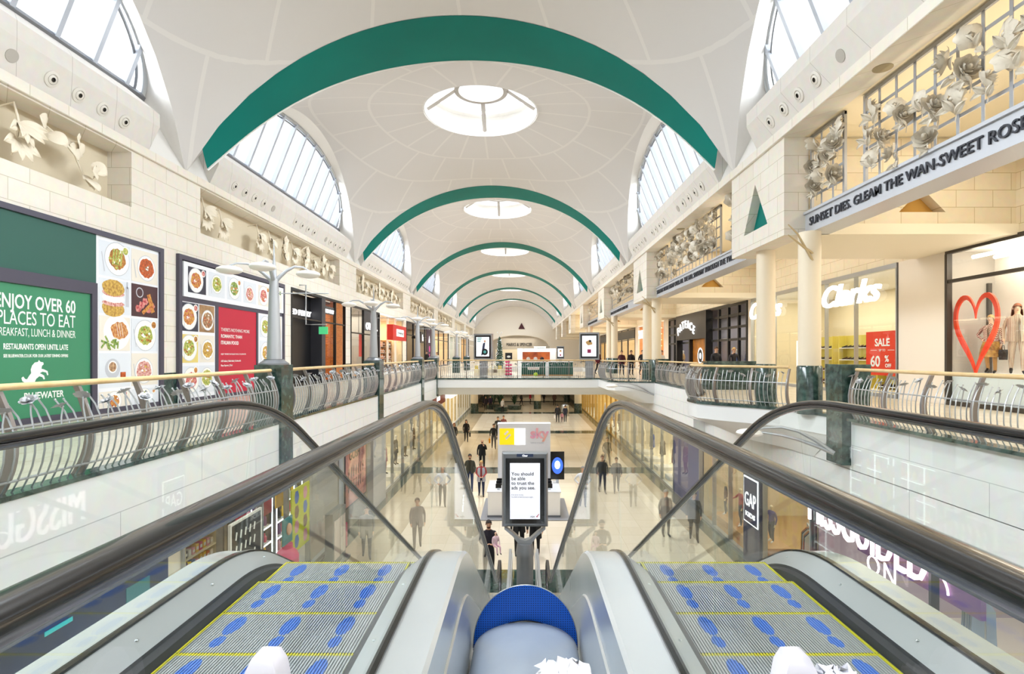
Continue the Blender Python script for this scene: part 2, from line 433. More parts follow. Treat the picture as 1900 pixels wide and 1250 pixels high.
# ------------------------------------------------------------------ right side: blocks, transverse walls, shop wall, ceiling
RB = [(13.2+14.65*k, 16.5+14.65*k) for k in range(-1, 7)]
def tri_wall(b, P0, ux, w, z0, z1, tc, tw, tz0, tz1, depth, nrm, m=0, mt=1):
    """wall rectangle from P0 along ux with a sunk triangular niche"""
    def q(s, z, d=0): return (P0[0]+ux[0]*s-nrm[0]*d, P0[1]+ux[1]*s-nrm[1]*d, z)
    a, bq, c, d = q(0,z0), q(w,z0), q(w,z1), q(0,z1)
    p, r, t = q(tc-tw/2,tz0), q(tc+tw/2,tz0), q(tc,tz1)
    for f in ([a,bq,r,p], [bq,c,t,r], [c,d,t], [d,a,p,t]): b.face(f, m)
    p2, r2, t2 = q(tc-tw/2,tz0,depth), q(tc+tw/2,tz0,depth), q(tc,tz1,depth)
    b.face([p2,r2,t2], mt)
    for f in ([p,r,r2,p2], [r,t,t2,r2], [t,p,p2,t2]): b.face(f, m)
NICHE = mat('orange_lit_niche', '#c99a4a', .7)  # orange light inside the niche put into its colour
bk = B(); bt = B()
for y0, y1 in RB:
    tri_wall(bk, (XR, y0, 0), (0,1), y1-y0, 4.35, 6.75, (y1-y0)/2, 1.5, 4.85, 6.1, .25, (-1,0), 0, 1)
    for f in ([(XR,y0,4.35),(7.0,y0,4.35),(7.0,y0,6.75),(XR,y0,6.75)], [(XR,y1,4.35),(7.0,y1,4.35),(7.0,y1,6.75),(XR,y1,6.75)],
              [(XR,y0,4.35),(7.0,y0,4.35),(7.0,y1,4.35),(XR,y1,4.35)]): bk.face(f, 0)
    tri_wall(bt, (7.0, y0+.02, 0), (1,0), 5.2, 4.62, 6.75, 2.8, 1.15, 4.92, 5.5, .3, (0,-1), 0, 1)
    bt.box(7.0, 12.2, y1-.3, y1-.02, 4.62, 6.75, 0)
    bt.box(6.95, 12.2, y0-.06, y1+.06, 4.36, 4.62, 2)
struct(bk.obj('wall_right_blocks', [STONE, TEAL])); struct(bt.obj('wall_right_crosswalls', [STONEW, NICHE, WARMW]))
XS = 12.1
b = B(); b.box(XS, XS+.4, YA, YB, 4.4, 6.8)
for y0, y1 in ((15.45,17.36), (28.5,28.95), (44.6,46), (56.5,58), (70,71), (84,85), (98,99)): b.box(XS, XS+.4, y0, y1, 0, 4.4, 1)
struct(b.obj('wall_right', [STONEW, mat('pale_plaster_pier', '#e9dfd2', .6)]))
b = B(); b.box(6.85, XS+.4, YA, YB, 6.76, 6.9); struct(b.obj('ceiling_right_gallery', mat('gallery_ceiling', '#efe2c6', .7)))
# ------------------------------------------------------------------ end wall
b = B(); YE = 114.7; n = 24
def ea(x): return 3.3 + 2.3*math.sqrt(max(0, 1-((x+.9)/6.6)**2))
arch = [(-7.5+13.2*i/n, ea(-7.5+13.2*i/n)) for i in range(n+1)]
for i in range(n):
    (xa, za), (xb2, zb2) = arch[i], arch[i+1]
    b.face([(xa,YE,za), (xb2,YE,zb2), (xb2,YE,14), (xa,YE,14)], 0); b.face([(xa,YE,za), (xb2,YE,zb2), (xb2,YE+4,zb2), (xa,YE+4,za)], 0)
b.face([(-14.5,YE,-6), (-7.5,YE,-6), (-7.5,YE,14), (-14.5,YE,14)], 0); b.face([(5.7,YE,-6), (16,YE,-6), (16,YE,14), (5.7,YE,14)], 0)
b.box(-9, 8, YE+3.9, YE+4.2, 0, 7, 1); b.box(-6, -.8, YE+3.8, YE+3.88, 0, 2.6, 2)
b.prism([(-.95,6.9), (.45,6.9), (-.25,8.2)], YE-.1, YE)
b.m[-5:] = [3]*5
struct(b.obj('wall_end', [mat('end_wall_plaster', '#ece5d9', .7), mat('grey_end_wall', '#b9b3aa', .7), WARMW, mat('maroon_triangle', '#4a1f2a', .6)]))
s_ = text('MARKS & SPENCER', 1.0, BLACK, None, (-3.6, YE+3.85, 3.35), .05, width=5.6); s_.name = 'shop_sign'
tag(s_, 'dark MARKS & SPENCER lettering on the grey end wall under the arch', 'sign')
lamp('end_hall_light', 'AREA', (-1, YE+2, 5.2), (0,0,0), 160, (1,.92,.78), 8, 3)
# outer back walls of both levels
b = B(); b.box(-15, -14.6, -12, 118, -6, 7); struct(b.obj('wall_left_outer', WARMW))
b = B(); b.box(16.4, 16.8, -12, 118, -6, 7); struct(b.obj('wall_right_outer', WARMW))
b = B(); b.box(-15, 17, 118.2, 119, -6, 0); struct(b.obj('wall_lower_end', mat('lower_end_wall', '#8d7f6e', .6)))
# ------------------------------------------------------------------ escalators
EA = PI/6; EY, ER = 3.325, 1.4; YB2 = 3.7 + (-ZF)/math.tan(EA); LR = 2.6
LCY, LCZ = YB2 + LR*math.tan(EA/2), ZF+LR
L1 = EY+.7; A1 = ER*EA
S0 = (EY+ER*sin(EA), -ER+ER*cos(EA)); S1 = (LCY-LR*sin(EA), LCZ-LR*cos(EA))
L2 = math.hypot(S1[0]-S0[0], S1[1]-S0[1]); A2 = LR*EA; L3 = 1.5
def at(s, h):
    """point (y, z, slope angle) at arc length s along the step line, offset h square to it"""
    if s <= L1: return (-.7+s, h, 0)
    s -= L1
    if s <= A1:
        a = s/ER; return (EY+(ER+h)*sin(a), -ER+(ER+h)*cos(a), a)
    s -= A1
    if s <= L2:
        return (S0[0]+s*cos(EA)+h*sin(EA), S0[1]-s*sin(EA)+h*cos(EA), EA)
    s -= L2
    if s <= A2:
        a = EA-s/LR; return (LCY-(LR-h)*sin(a), LCZ-(LR-h)*cos(a), a)
    s -= A2
    return (LCY+s, ZF+h, 0)
STOT = L1+A1+L2+A2+L3
def srange(a, b):
    br = [0, L1] + [L1+A1*i/10 for i in range(1, 11)] + [L1+A1+L2*i/6 for i in range(1, 7)] + [L1+A1+L2+A2*i/10 for i in range(1, 11)] + [STOT]
    return [a] + [x for x in br if a+1e-4 < x < b-1e-4] + [b]
def sweep(b, prof, ss, m=0, closed=False, caps=False):
    b.loft([[(x, at(s, h)[0], at(s, h)[1]) for x, h in prof] for s in ss], m, closed, caps)
DECKM = mat('escalator_deck_steel', '#dfe3e6', .22, .45, noise=(.8, '#d3d8dc'))
SIDEM = mat('escalator_side_steel', '#bcc0c4', .3, .6)
CLADM = mat('escalator_cladding', '#d3d6d9', .3, .5)
BRUSH = mat('black_skirt_brush', '#17161a', .55)
def step_material():
    m = mat('step_tread', '#b9bcc0', .34, .55); n, L, b = nodes_of(m)
    tc = n.new('ShaderNodeTexCoord'); sp = n.new('ShaderNodeSeparateXYZ'); L.new(tc.outputs['Object'], sp.inputs[0])
    x, y = sp.outputs[0], sp.outputs[1]
    xm = mathn(n, L, 'SUBTRACT', mathn(n, L, 'FRACT', mathn(n, L, 'DIVIDE', mathn(n, L, 'ADD', x, .45), .3)), .5)
    def el(cy, rx, ry):
        a = mathn(n, L, 'DIVIDE', xm, rx/.3); c = mathn(n, L, 'DIVIDE', mathn(n, L, 'SUBTRACT', y, cy), ry)
        return mathn(n, L, 'LESS_THAN', mathn(n, L, 'ADD', mathn(n, L, 'MULTIPLY', a, a), mathn(n, L, 'MULTIPLY', c, c)), 1)
    f = mathn(n, L, 'MAXIMUM', el(-.15, .042, .1), el(-.315, .032, .055))
    yel = mathn(n, L, 'MAXIMUM', mathn(n, L, 'GREATER_THAN', mathn(n, L, 'ABSOLUTE', x), .432), mathn(n, L, 'GREATER_THAN', y, -.024))
    m1 = n.new('ShaderNodeMix'); m1.data_type = 'RGBA'; L.new(f, m1.inputs[0]); m1.inputs[6].default_value = lin('#c2c5c8'); m1.inputs[7].default_value = lin('#4a79d2')
    m2 = n.new('ShaderNodeMix'); m2.data_type = 'RGBA'; L.new(yel, m2.inputs[0]); L.new(m1.outputs[2], m2.inputs[6]); m2.inputs[7].default_value = lin('#d3cb18')
    L.new(m2.outputs[2], b.inputs['Base Color'])
    L.new(mathn(n, L, 'MULTIPLY', mathn(n, L, 'SUBTRACT', 1, mathn(n, L, 'MAXIMUM', f, yel)), .55), b.inputs['Metallic'])
    return m
TREAD = step_material()
b = B(); pitch = .015; nr = int(.9/pitch); prof = []
for i in range(nr):
    xa = -.45+i*pitch; prof += [(xa, 0), (xa+pitch*.55, 0), (xa+pitch*.62, -.009), (xa+pitch*.93, -.009)]
prof.append((.45, 0))
rows = [[(x, yy, z) for x, z in prof] for yy in (-.418, 0)]
b.loft(rows, 0)
b.m = [1 if (i % 4) == 2 else 0 for i in range(len(b.f))]
b.face([(-.45,0,0), (.45,0,0), (.45,-.02,-.24), (-.45,-.02,-.24)], 1)
STEP = b.mesh('step', [TREAD, mat('groove_dark', '#3c3f44', .5, .4)])
b = B(); b.ball((0,0,0), .01, .01, .004, 8, 4); SCREW = b.mesh('screw', [STEEL], 60)
def escalator(name, label, xc, sd):
    """sd = +1 when the outer side is +x"""
    t = thing(name, label, 'escalator', (xc, 0, 0), 0, 'pair of escalators')
    full = srange(0, STOT-.2)
    for s in (-1, 1):
        out = s == sd; dk = .84 if out else .865
        b = B(); sweep(b, [(s*.457,-.2), (s*.457,.0), (s*.495,.012), (s*.50,.03)], full); b.obj('skirt_brush', BRUSH, t, smooth=40)
        b = B(); sweep(b, [(s*.50,.03), (s*.615,.112), (s*.625,.112), (s*.625,.09)], full); b.obj('inner_decking', SIDEM if out else DECKM, t, smooth=25)
        b = B(); sweep(b, [(s*.622,.10), (s*.622,.125), (s*.658,.125), (s*.658,.10)], full); b.obj('glass_channel', RUBBER, t, smooth=40)
        b = B(); sweep(b, [(s*.655,.112), (s*(dk-.02),.115), (s*dk,.10), (s*dk,-.17)], full); b.obj('outer_decking', DECKM, t, smooth=25)
        b = B(); sweep(b, [(s*(dk-.0),-.17), (s*(dk+.012),-.18), (s*(dk+.012),-1.0), (s*.3,-1.0)], full); b.obj('side_cladding', CLADM, t, smooth=25)
        # glass panels
        cuts = [.0, 2.55, L1+A1/2-.1] + [L1+A1+L2*i/7 for i in range(1, 7)] + [L1+A1+L2+A2*.6, STOT-.6]
        for i in range(len(cuts)-1):
            ss = srange(cuts[i]+.004, cuts[i+1]-.004)
            b = B(); sweep(b, [(s*.634,.11), (s*.646,.11), (s*.646,1.085), (s*.634,1.085)], ss, 0, True, True); b.obj('glass_panel', GLASSE, t)
        # handrail on its track; the lower end curls round into the newel
        hs = srange(0, STOT-.55); c = s*.64
        path = [(at(q, 1.1)[0], at(q, 1.1)[1], at(q, 1.1)[2]) for q in hs]
        y1, z1, _ = path[-1]
        for i in range(1, 11):
            a = PI*i/10; path.append((y1+.42*sin(a), z1-.42+.42*cos(a), a))
        def rib(prof): return [[(c+x, y+h*sin(a), z+h*cos(a)) for x, h in prof] for y, z, a in path]
        b = B(); b.loft(rib([(-.038,.004), (-.04,.014), (-.032,.026), (-.014,.031), (.014,.031), (.032,.026), (.04,.014), (.038,.004), (.02,-.002), (-.02,-.002)]), 0, True, True)
        b.obj('handrail', RUBBER, t, smooth=60)
        b = B(); b.loft(rib([(-.026,-.002), (-.026,-.012), (-.014,-.026), (.014,-.026), (.026,-.012), (.026,-.002)]), 0, True, True)
        b.obj('handrail_track', mat('track_steel', '#77777c', .25, .85), t, smooth=50)
        q = 2.0
        while q < L1+A1+1.2:
            y, z, a = at(q, .072); link('screw', SCREW, t, (s*.56, y, z+.004)); q += .62
    b = B(); sweep(b, [(-.3,-1.0), (.3,-1.0)], full); b.obj('underside', CLADM, t)
    b = B(); sweep(b, [(-.455,-.3), (.455,-.3)], full); b.obj('step_well', DARK, t)
    n = 0; q = .55
    while q < L1+A1+L2*.82:
        y, z, a = at(q, -.045); link('step', STEP, t, (0, y+.28, z)); q += .42; n += 1
    # lower landing
    b = B(); b.box(-.45, .45, LCY-.2, LCY+1.4, ZF+.0, ZF+.03); b.obj('comb_plate', SIDEM, t)
    return t
escalator('escalator', 'escalator running down beside the billboard gallery, blue footprints on its steel steps', -1.26, -1)
escalator('escalator', 'escalator running down beside the colonnade gallery, blue footprints on its steel steps', 1.30, 1)
# cover and blue guard between the two escalators
GREYP = mat('grey_plastic_cover', '#aab4c2', .25, noise=(1.2, '#9aa6b6'), coat=.2)
BLUEP = mat('blue_perforated_plate', '#1160d8', .4); n, L, bs = nodes_of(BLUEP)
tc = n.new('ShaderNodeTexCoord'); sp = n.new('ShaderNodeSeparateXYZ'); L.new(tc.outputs['Object'], sp.inputs[0])
fx = mathn(n, L, 'SUBTRACT', mathn(n, L, 'FRACT', mathn(n, L, 'DIVIDE', sp.outputs[0], .017)), .5)
fz = mathn(n, L, 'SUBTRACT', mathn(n, L, 'FRACT', mathn(n, L, 'DIVIDE', sp.outputs[2], .017)), .5)
hole = mathn(n, L, 'LESS_THAN', mathn(n, L, 'ADD', mathn(n, L, 'MULTIPLY', fx, fx), mathn(n, L, 'MULTIPLY', fz, fz)), .055)
mx = n.new('ShaderNodeMix'); mx.data_type = 'RGBA'; L.new(hole, mx.inputs[0]); mx.inputs[6].default_value = lin('#1466de'); mx.inputs[7].default_value = lin('#08255e')
L.new(mx.outputs[2], bs.inputs['Base Color'])
t = thing('anti_slide_guard', 'blue perforated crescent guard with a curved grey cover between the escalators', 'guard', (.02, 0, 0))
# grey cover: shallow arched lid falling slightly toward the guard
rows = []
for y, zc in ((2.4, -.50), (3.3, -.535), (4.0, -.56)):
    rows.append([(.385*math.sin(-PI/2+PI*i/24)*1.0, y, zc-.21*(1-cos(-PI/2+PI*i/24))) for i in range(25)])
b = B(); b.loft(rows); b.obj('cover', GREYP, t, smooth=60)
b = B(); n_ = 32; outer = []; inner = []
for i in range(n_+1):
    a = PI*i/n_; outer.append((-.388*cos(a), -.77+.47*sin(a)**.9)); inner.append((-.385*cos(a), -.775+.215*(1-(cos(a))**2)**.9))
for off, d in ((0, 1), (.012, 1)):
    b.loft([[(x, 4.02+off, z) for x, z in outer], [(x, 4.02+off, z) for x, z in inner]], 0)
b.obj('perforated_plate', BLUEP, t)
b = B(); b.tube([(x, 4.026, z) for x, z in outer], .006, 6); b.obj('plate_edging', SATIN, t, smooth=60)
b = B(); b.tube([(x, 4.0, z+.004) for x, z in inner], .007, 6); b.obj('cover_gasket', RUBBER, t, smooth=60)
b = B()
for s in (-1, 1): b.box(s*.365-.03, s*.365+.03, 2.4, 3.95, -.9, -.79)
b.obj('side_rail', SATIN, t)
# the two steel barriers and low walls at the escalator foot
for s, w in ((-1, 'billboard'), (1, 'colonnade')):
    t = thing('barrier', 'short steel barrier at the escalator foot on the %s side of the screen totem' % w, 'barrier', (.03+s*.33, 0, 0))
    b = B(); b.loft([[(x-.035, y, z), (x+.035, y, z), (x+.035, y, z-.09), (x-.035, y, z-.09)] for x, y, z in ((s*.06, 12.0, -4.15), (s*.05, 15.4, -4.12), (s*.05, 15.45, -4.2))], 0, True, True)
    b.obj('barrier_rail', SATIN, t)
    b = B(); b.box(-.012, .012, 12.1, 15.3, ZF, -4.2); b.obj('barrier_panel', CLADM, t)
    b = B(); b.prism([(s*-.2, ZF), (s*.06, ZF), (s*.06, -4.5), (s*-.1, -4.5), (s*-.2, -4.75)], 11.6, 12.9); b.obj('end_post', SATIN, t)
# ------------------------------------------------------------------ balustrades of the galleries
def bow(z): return .17*sin(PI*min(max(z/1.08, 0), 1)**.9)
b = B(); rows = []
for i in range(13):
    z = 1.06*i/12; o = bow(z); w = .07-.03*(i/12)
    rows.append([(o-.012, -.022, z), (o, .0, z) if 0 else (o-.0, -.022, z), (o, .022, z), (o-.0-w*1.6, .022, z), (o-w*1.6, -.022, z)])
b.loft(rows, 0, True, True); POSTM = b.mesh('post', [FINM], 40)
def bal_mesh(h, tip):
    b = B(); pts = []
    for i in range(8):
        z = .03+(h-.03)*i/7; pts.append((bow(z)+.005 + (tip*(max(0, i-5)/2)**2), tip*.6*(max(0, i-5)/2)**2, z))
    b.tube(pts, .0095, 5); b.ball((pts[-1][0], pts[-1][1], pts[-1][2]), .014, n=6, k=4)
    return b.mesh('baluster', [SATIN], 60)
BALS = [bal_mesh(.93, -.05), bal_mesh(.86, .05), bal_mesh(.98, -.04), bal_mesh(.95, .04)]
b = B()
for ring, (r, zz, m_) in enumerate(((.075, .012, 7), (.05, .022, 6))):
    for k in range(m_):
        a = 2*PI*k/m_ + ring*.4; c, s_ = cos(a), sin(a); w = r*.42
        pts = [[(q*c - e*w*f*s_, q*s_ + e*w*f*c, z) for e in (-1, 0, 1)] for q, f, z in ((.012, .3, 0), (r*.6, 1, zz*.6), (r, .75, zz*1.3), (r*1.08, .15, zz*1.2))]
        b.loft(pts)
b.ball((0, 0, .012), .02, n=8, k=5)
FLOW = b.mesh('flower_finial', [LSTEEL], 60)
def resample(pts, step):
    P_ = [Vector((p[0], p[1], 0)) for p in pts]; d = [0]
    for a, c in zip(P_, P_[1:]): d.append(d[-1]+(c-a).length)
    n = max(1, round(d[-1]/step)); out = []
    for i in range(n+1):
        q = d[-1]*i/n; k = 0
        while k < len(d)-2 and d[k+1] < q: k += 1
        f = (q-d[k])/(d[k+1]-d[k]); p = P_[k].lerp(P_[k+1], f); t = (P_[k+1]-P_[k]).normalized()
        out.append((p, t))
    return out
def railing(label, pts, flip=1, z0=0.0, flowers=True, step=.11, post=1.0, kind='balustrade', group='gallery balustrades'):
    """pts in plan; the void lies to the right of the walking direction when flip = 1"""
    o0 = Vector((pts[0][0], pts[0][1], z0))
    t = thing('balustrade', label, kind, o0, 0, group)
    fine = resample(pts, .25)
    def nrm(tv): return Vector((tv.y, -tv.x, 0))*flip
    def run(h, r, m, nm, off=0, n=8):
        bb = B(); bb.tube([p+nrm(tv)*(bow(h)*(.9 if off is None else 0)+(off or 0))+Vector((0,0,h))-Vector((o0.x,o0.y,0)) for p, tv in fine], r, n); bb.obj(nm, m, t, smooth=60)
    run(1.1, .035, WOODR, 'handrail'); 
    run(.70, .014, SATIN, 'upper_rod', bow(.70)+.0, 6); run(.17, .014, SATIN, 'lower_rod', bow(.17), 6)
    for p, tv in resample(pts, post):
        nv = nrm(tv); link('post', POSTM, t, p-Vector((o0.x,o0.y,0)), (0, 0, math.atan2(nv.y, nv.x)))
    k = 0
    for p, tv in resample(pts, step):
        nv = nrm(tv); q = p-Vector((o0.x,o0.y,0)); rz = math.atan2(nv.y, nv.x)
        me = BALS[(k*7+k//3) % 4]
        bo = link('baluster', me, t, q, (0, 0, rz))
        if flowers and k % 3 == 1:
            hx = {0: .93, 1: .86, 2: .98, 3: .95}[BALS.index(me)]
            f = link('flower_finial', FLOW, bo, (bow(hx)+(-.05 if BALS.index(me) in (0, 2) else .05), 0, hx+.005), ((k % 5-2)*.25, .25+(k % 3)*.15, k*1.3))
        k += 1
    return t
# left gallery: sections between the marble piers
YP = [11.05, 18.6, 26.5, 34.4]
PW = .56
b = B()
for y0, y1 in ((-6, 11.05), (11.6, 18.6), (19.2, 26.5), (27.1, 31.2)): b.box(-5.22, -4.985, y0, y1, 0, .05)
struct(b.obj('baseboard_left_gallery', MARBLE))
b = B(); b.box(6.95, 7.25, -6, 11.6, 0, .06); b.box(6.63, 6.9, 21, 27.2, 0, .06); b.box(-5.0, 6.6, 31.48, 31.7, -.02, .06)
for pl in (BUL1, BUL2):
    b.loft([[(x-.03, y-.02, .0) for x, y in pl], [(x-.03, y-.02, .07) for x, y in pl], [(x+.22, y+.12, .07) for x, y in pl]])
struct(b.obj('baseboard_right_gallery', MARBLE))
railing('balustrade of steel stems and flowers in front of the two food billboards', [(-5.13, 3.4), (-5.13, 10.95)])
railing('balustrade from the first to the second marble pier along the billboard gallery', [(-5.13, 11.75), (-5.13, 18.5)], step=.13)
railing('balustrade from the second to the third marble pier along the billboard gallery', [(-5.13, 19.3), (-5.13, 26.4)], step=.15)
railing('balustrade from the third marble pier to the pier at the bridge', [(-5.13, 27.2), (-5.13, 31.1)], step=.18)
railing('balustrade facing the heart window, between the escalator and the tall marble pier', [(7.15, 4.2), (7.15, 11.55)], -1)
railing('balustrade round the curved balcony in front of the two cream columns', [(x+.12, y+.1) for x, y in BUL1[1:9]], -1, step=.12)
railing('straight balustrade behind the curved balcony, in front of the black shopfront', [(6.78, 20.9), (6.78, 26.95)], -1, step=.14)
railing('balustrade round the far curved balcony beside the bridge', [(x+.1, y+.12) for x, y in [(6.3,27.25)]+BUL2[1:4]+[(4.43,31.1)]], -1, step=.12)
railing('long straight balustrade across the footbridge', [(4.2, 31.62), (-4.8, 31.62)], -1, step=.115, post=1.55)
# marble piers
def pier(label, x, y, h=1.21, zb=-.97, w=PW, d=PW, flare=1.0):
    b = B(); b.loft([[(-w/2*f, -d/2*f, z), (w/2*f, -d/2*f, z), (w/2*f, d/2*f, z), (-w/2*f, d/2*f, z)] for f, z in ((1, zb), (1, .1), (flare, h-.02), (flare, h))], 0, True, True)
    o = b.obj('marble_pier', MARBLE, None, (x, y, 0)); return tag(o, label, 'pier', 'green marble piers')
LY = [11.33, 18.9, 26.8, 31.5]
for i, y in enumerate(LY): pier('%s green marble pier along the billboard gallery, under a lamp post' % nth(i), -5.23, y)
pier('broad green marble pier beside the curved balcony on the colonnade gallery', 7.2, 11.95, w=.6, d=.6, flare=1.06)
pier('green marble pier between the straight balustrade and the far curved balcony', 7.1, 27.45, w=.56, d=.5)
pier('low dark marble planter box on the colonnade gallery by the black shopfront', 8.6, 22.3, h=1.16, zb=0, w=2.2, d=.7)
# lamp posts with three disc lamps
LAMPW = mat('lamp_disc', '#f4f1ec', .35)
def lamp_post_parts(t):
    b = B(); b.lathe([(.30,0),(.30,.03),(.2,.1),(.2,.12)], 20); b.obj('base_collar', DSTEEL, t, smooth=40)
    b = B(); b.lathe([(.145,.1),(.125,.7),(.10,1.5),(.085,1.8)], 16); b.obj('pole', LSTEEL, t, smooth=40)
    b = B(); b.lathe([(.06,1.78),(.05,1.95),(.02,2.25),(.006,2.6)], 12); b.obj('finial', LSTEEL, t, smooth=40)
    b = B(); b.tube([(.08,0,1.5),(1.15,0,1.5)], .013, 6); b.obj('cross_rod', LSTEEL, t)
    for k, (dx, dy) in enumerate(((-.75, -.35), (.62, .25), (.12, -.75))):
        b = B(); pts = [(dx*f, dy*f, 1.72+.38*sin(f*2.2)-.0*f) for f in (0, .15, .35, .6, .85, 1.0)]
        b.tube(pts, [.05, .042, .034, .026, .02, .014], 8); a = b.obj('arm', LSTEEL, t, smooth=60)
        b = B(); c = (dx, dy, pts[-1][2]-.09); b.ball(c, .25, .25, .085, 20, 8); b.tube([(dx, dy, pts[-1][2]), (dx, dy, c[2]+.05)], .012, 6)
        b.obj('lamp_disc', LAMPW, a, smooth=60)
for i, y in enumerate(LY):
    t = thing('lamp_post', 'silver lamp post with three white disc lamps on the %s marble pier' % nth(i), 'lamp post', (-5.23, y, 1.21), 0, 'lamp posts on the marble piers')
    lamp_post_parts(t)
for i, y in enumerate((42.5, 50.5)):
    t = thing('lamp_post', 'silver lamp post beyond the bridge on the billboard gallery, %s from it' % nth(i), 'lamp post', (-5.23, y, 0), 0, 'lamp posts on the marble piers')
    b = B(); b.box(-.28, .28, -.28, .28, 0, 1.2); b.obj('pier_base', MARBLE, t)
    t2 = bpy.data.objects.new('lamp_post_top', None); 
    lamp_post_parts(t)
    for c in KIDS(t):
        if c.name.split('.')[0] != 'pier_base': c.location.z += 1.2
# curved brackets with a disc lamp reaching from piers and columns
def bracket(label, p0, p1, sag=.25, group='curved bracket lamps'):
    t = thing('bracket_lamp', label, 'lamp', p0, 0, group); d = Vector(p1)-Vector(p0)
    for k in (-1, 1):
        b = B(); pts = [d*f + Vector((0, 0, sag*sin(PI*f)*(1 if k > 0 else .35))) for f in (0, .2, .4, .6, .8, 1)]
        b.tube(pts, [.05, .045, .04, .034, .026, .018], 6); b.obj('arm', LSTEEL, t, smooth=60)
    b = B(); b.ball((d.x, d.y, d.z-.03), .3, .3, .09, 20, 8); b.obj('lamp_disc', LAMPW, t, smooth=60)
bracket('bracket lamp curving out from the broad marble pier below the balcony', (6.7, 11.6, -.7), (5.3, 12.6, -.02-.35), .3)
bracket('bracket lamp curving out below the far curved balcony', (6.6, 27.1, -.6), (4.5, 27.2, -.12), .3)
# wooden-tipped brackets on the column heads
for i, (y, w) in enumerate(((12.97, 'first'), (28.3, 'second'), (41.2, 'third'))):
    t = thing('column_bracket', 'slender bracket arms projecting from the front column of the %s pair' % w, 'bracket', (6.9, y-.2, 3.7), 0, 'column brackets')
    for k in (-1, 1):
        b = B(); b.tube([(0,0,-.1*k), (-.25,-.1,.22), (-.5,-.2,.45+.1*k), (-.75,-.28,.62+.12*k)], [.035,.03,.022,.012], 6); b.obj('arm', mat('bracket_gold', '#c9b48e', .4, .3), t, smooth=60)
# cream columns
def column(label, x, y):
    t = thing('column', label, 'column', (x, y, 0), 0, 'cream columns')
    b = B(); b.lathe([(.25,1.15),(.25,4.36)], 32); b.obj('shaft', CREAMC, t, smooth=40)
    b = B(); b.lathe([(.285,0),(.285,1.12),(.26,1.16)], 32); b.obj('plinth', MARBLE, t, smooth=40)
for i, (ya, yb) in enumerate(((12.97, 15.3), (28.3, 30.4), (41.3, 43.7), (56, 58.4))):
    column('cream column nearer the escalators in the %s pair of the colonnade' % nth(i), 6.9+(.12 if i else 0), ya)
    column('cream column farther from the escalators in the %s pair of the colonnade' % nth(i), 6.9+(.12 if i else 0), yb)
# ------------------------------------------------------------------ food billboards on the left wall
def wall_left(y, x=XL): return (x, y, 0), PI/2          # local x runs away from the camera, -y faces the void
def wall_right(y, x=XS): return (x, y, 0), -PI/2         # local x runs toward the camera
FRAME = mat('dark_violet_frame', '#4a4756', .4)
GRN1 = mat('dark_green_board', '#2a5a50', .5); GRN2 = mat('green_poster', '#3d8763', .5); RED = mat('red_poster', '#c01f3c', .5)
POST = mat('white_poster', '#eef0f6', .45)
PLATE = mat('printed_plate', '#f6f4f1', .5)
def food(name, a, b_): return mat(name, a, .5, noise=(16, b_))
FOODS = [food('grilled_food_print', '#c98a3a', '#7a4316'), food('pasta_print', '#d2642a', '#8c3a17'), food('sandwich_print', '#d9b45a', '#9c6b28'),
         food('red_berry_print', '#b3243a', '#e8b0a0'), food('roast_print', '#b4602a', '#e6b878'), food('salad_print', '#7f9a35', '#e2d580'),
         food('coffee_print', '#7a4c2c', '#d8b48c'), food('dessert_print', '#e8c0b6', '#b03a3a'), food('pizza_print', '#d8a24a', '#a83a24'), food('greens_print', '#4f7d2f', '#b8c068')]
BGS = [mat('print_pale_blue', '#dfe4ec', .5), mat('print_slate', '#2e3040', .5), mat('print_linen', '#e9e2d6', .5), mat('print_plum', '#4a2c30', .5), mat('print_yellow', '#e3cf7a', .5), mat('print_wood', '#b08a62', .5, noise=(4, '#8c6844'))]
def disc(b, cx, cz, r, y, m, n=24, sq=1.0, wob=0):
    b.face([(cx+r*cos(2*PI*i/n)*(1+wob*sin(5*i)), y, cz+r*sq*sin(2*PI*i/n)*(1+wob*cos(3*i))) for i in range(n)], m)
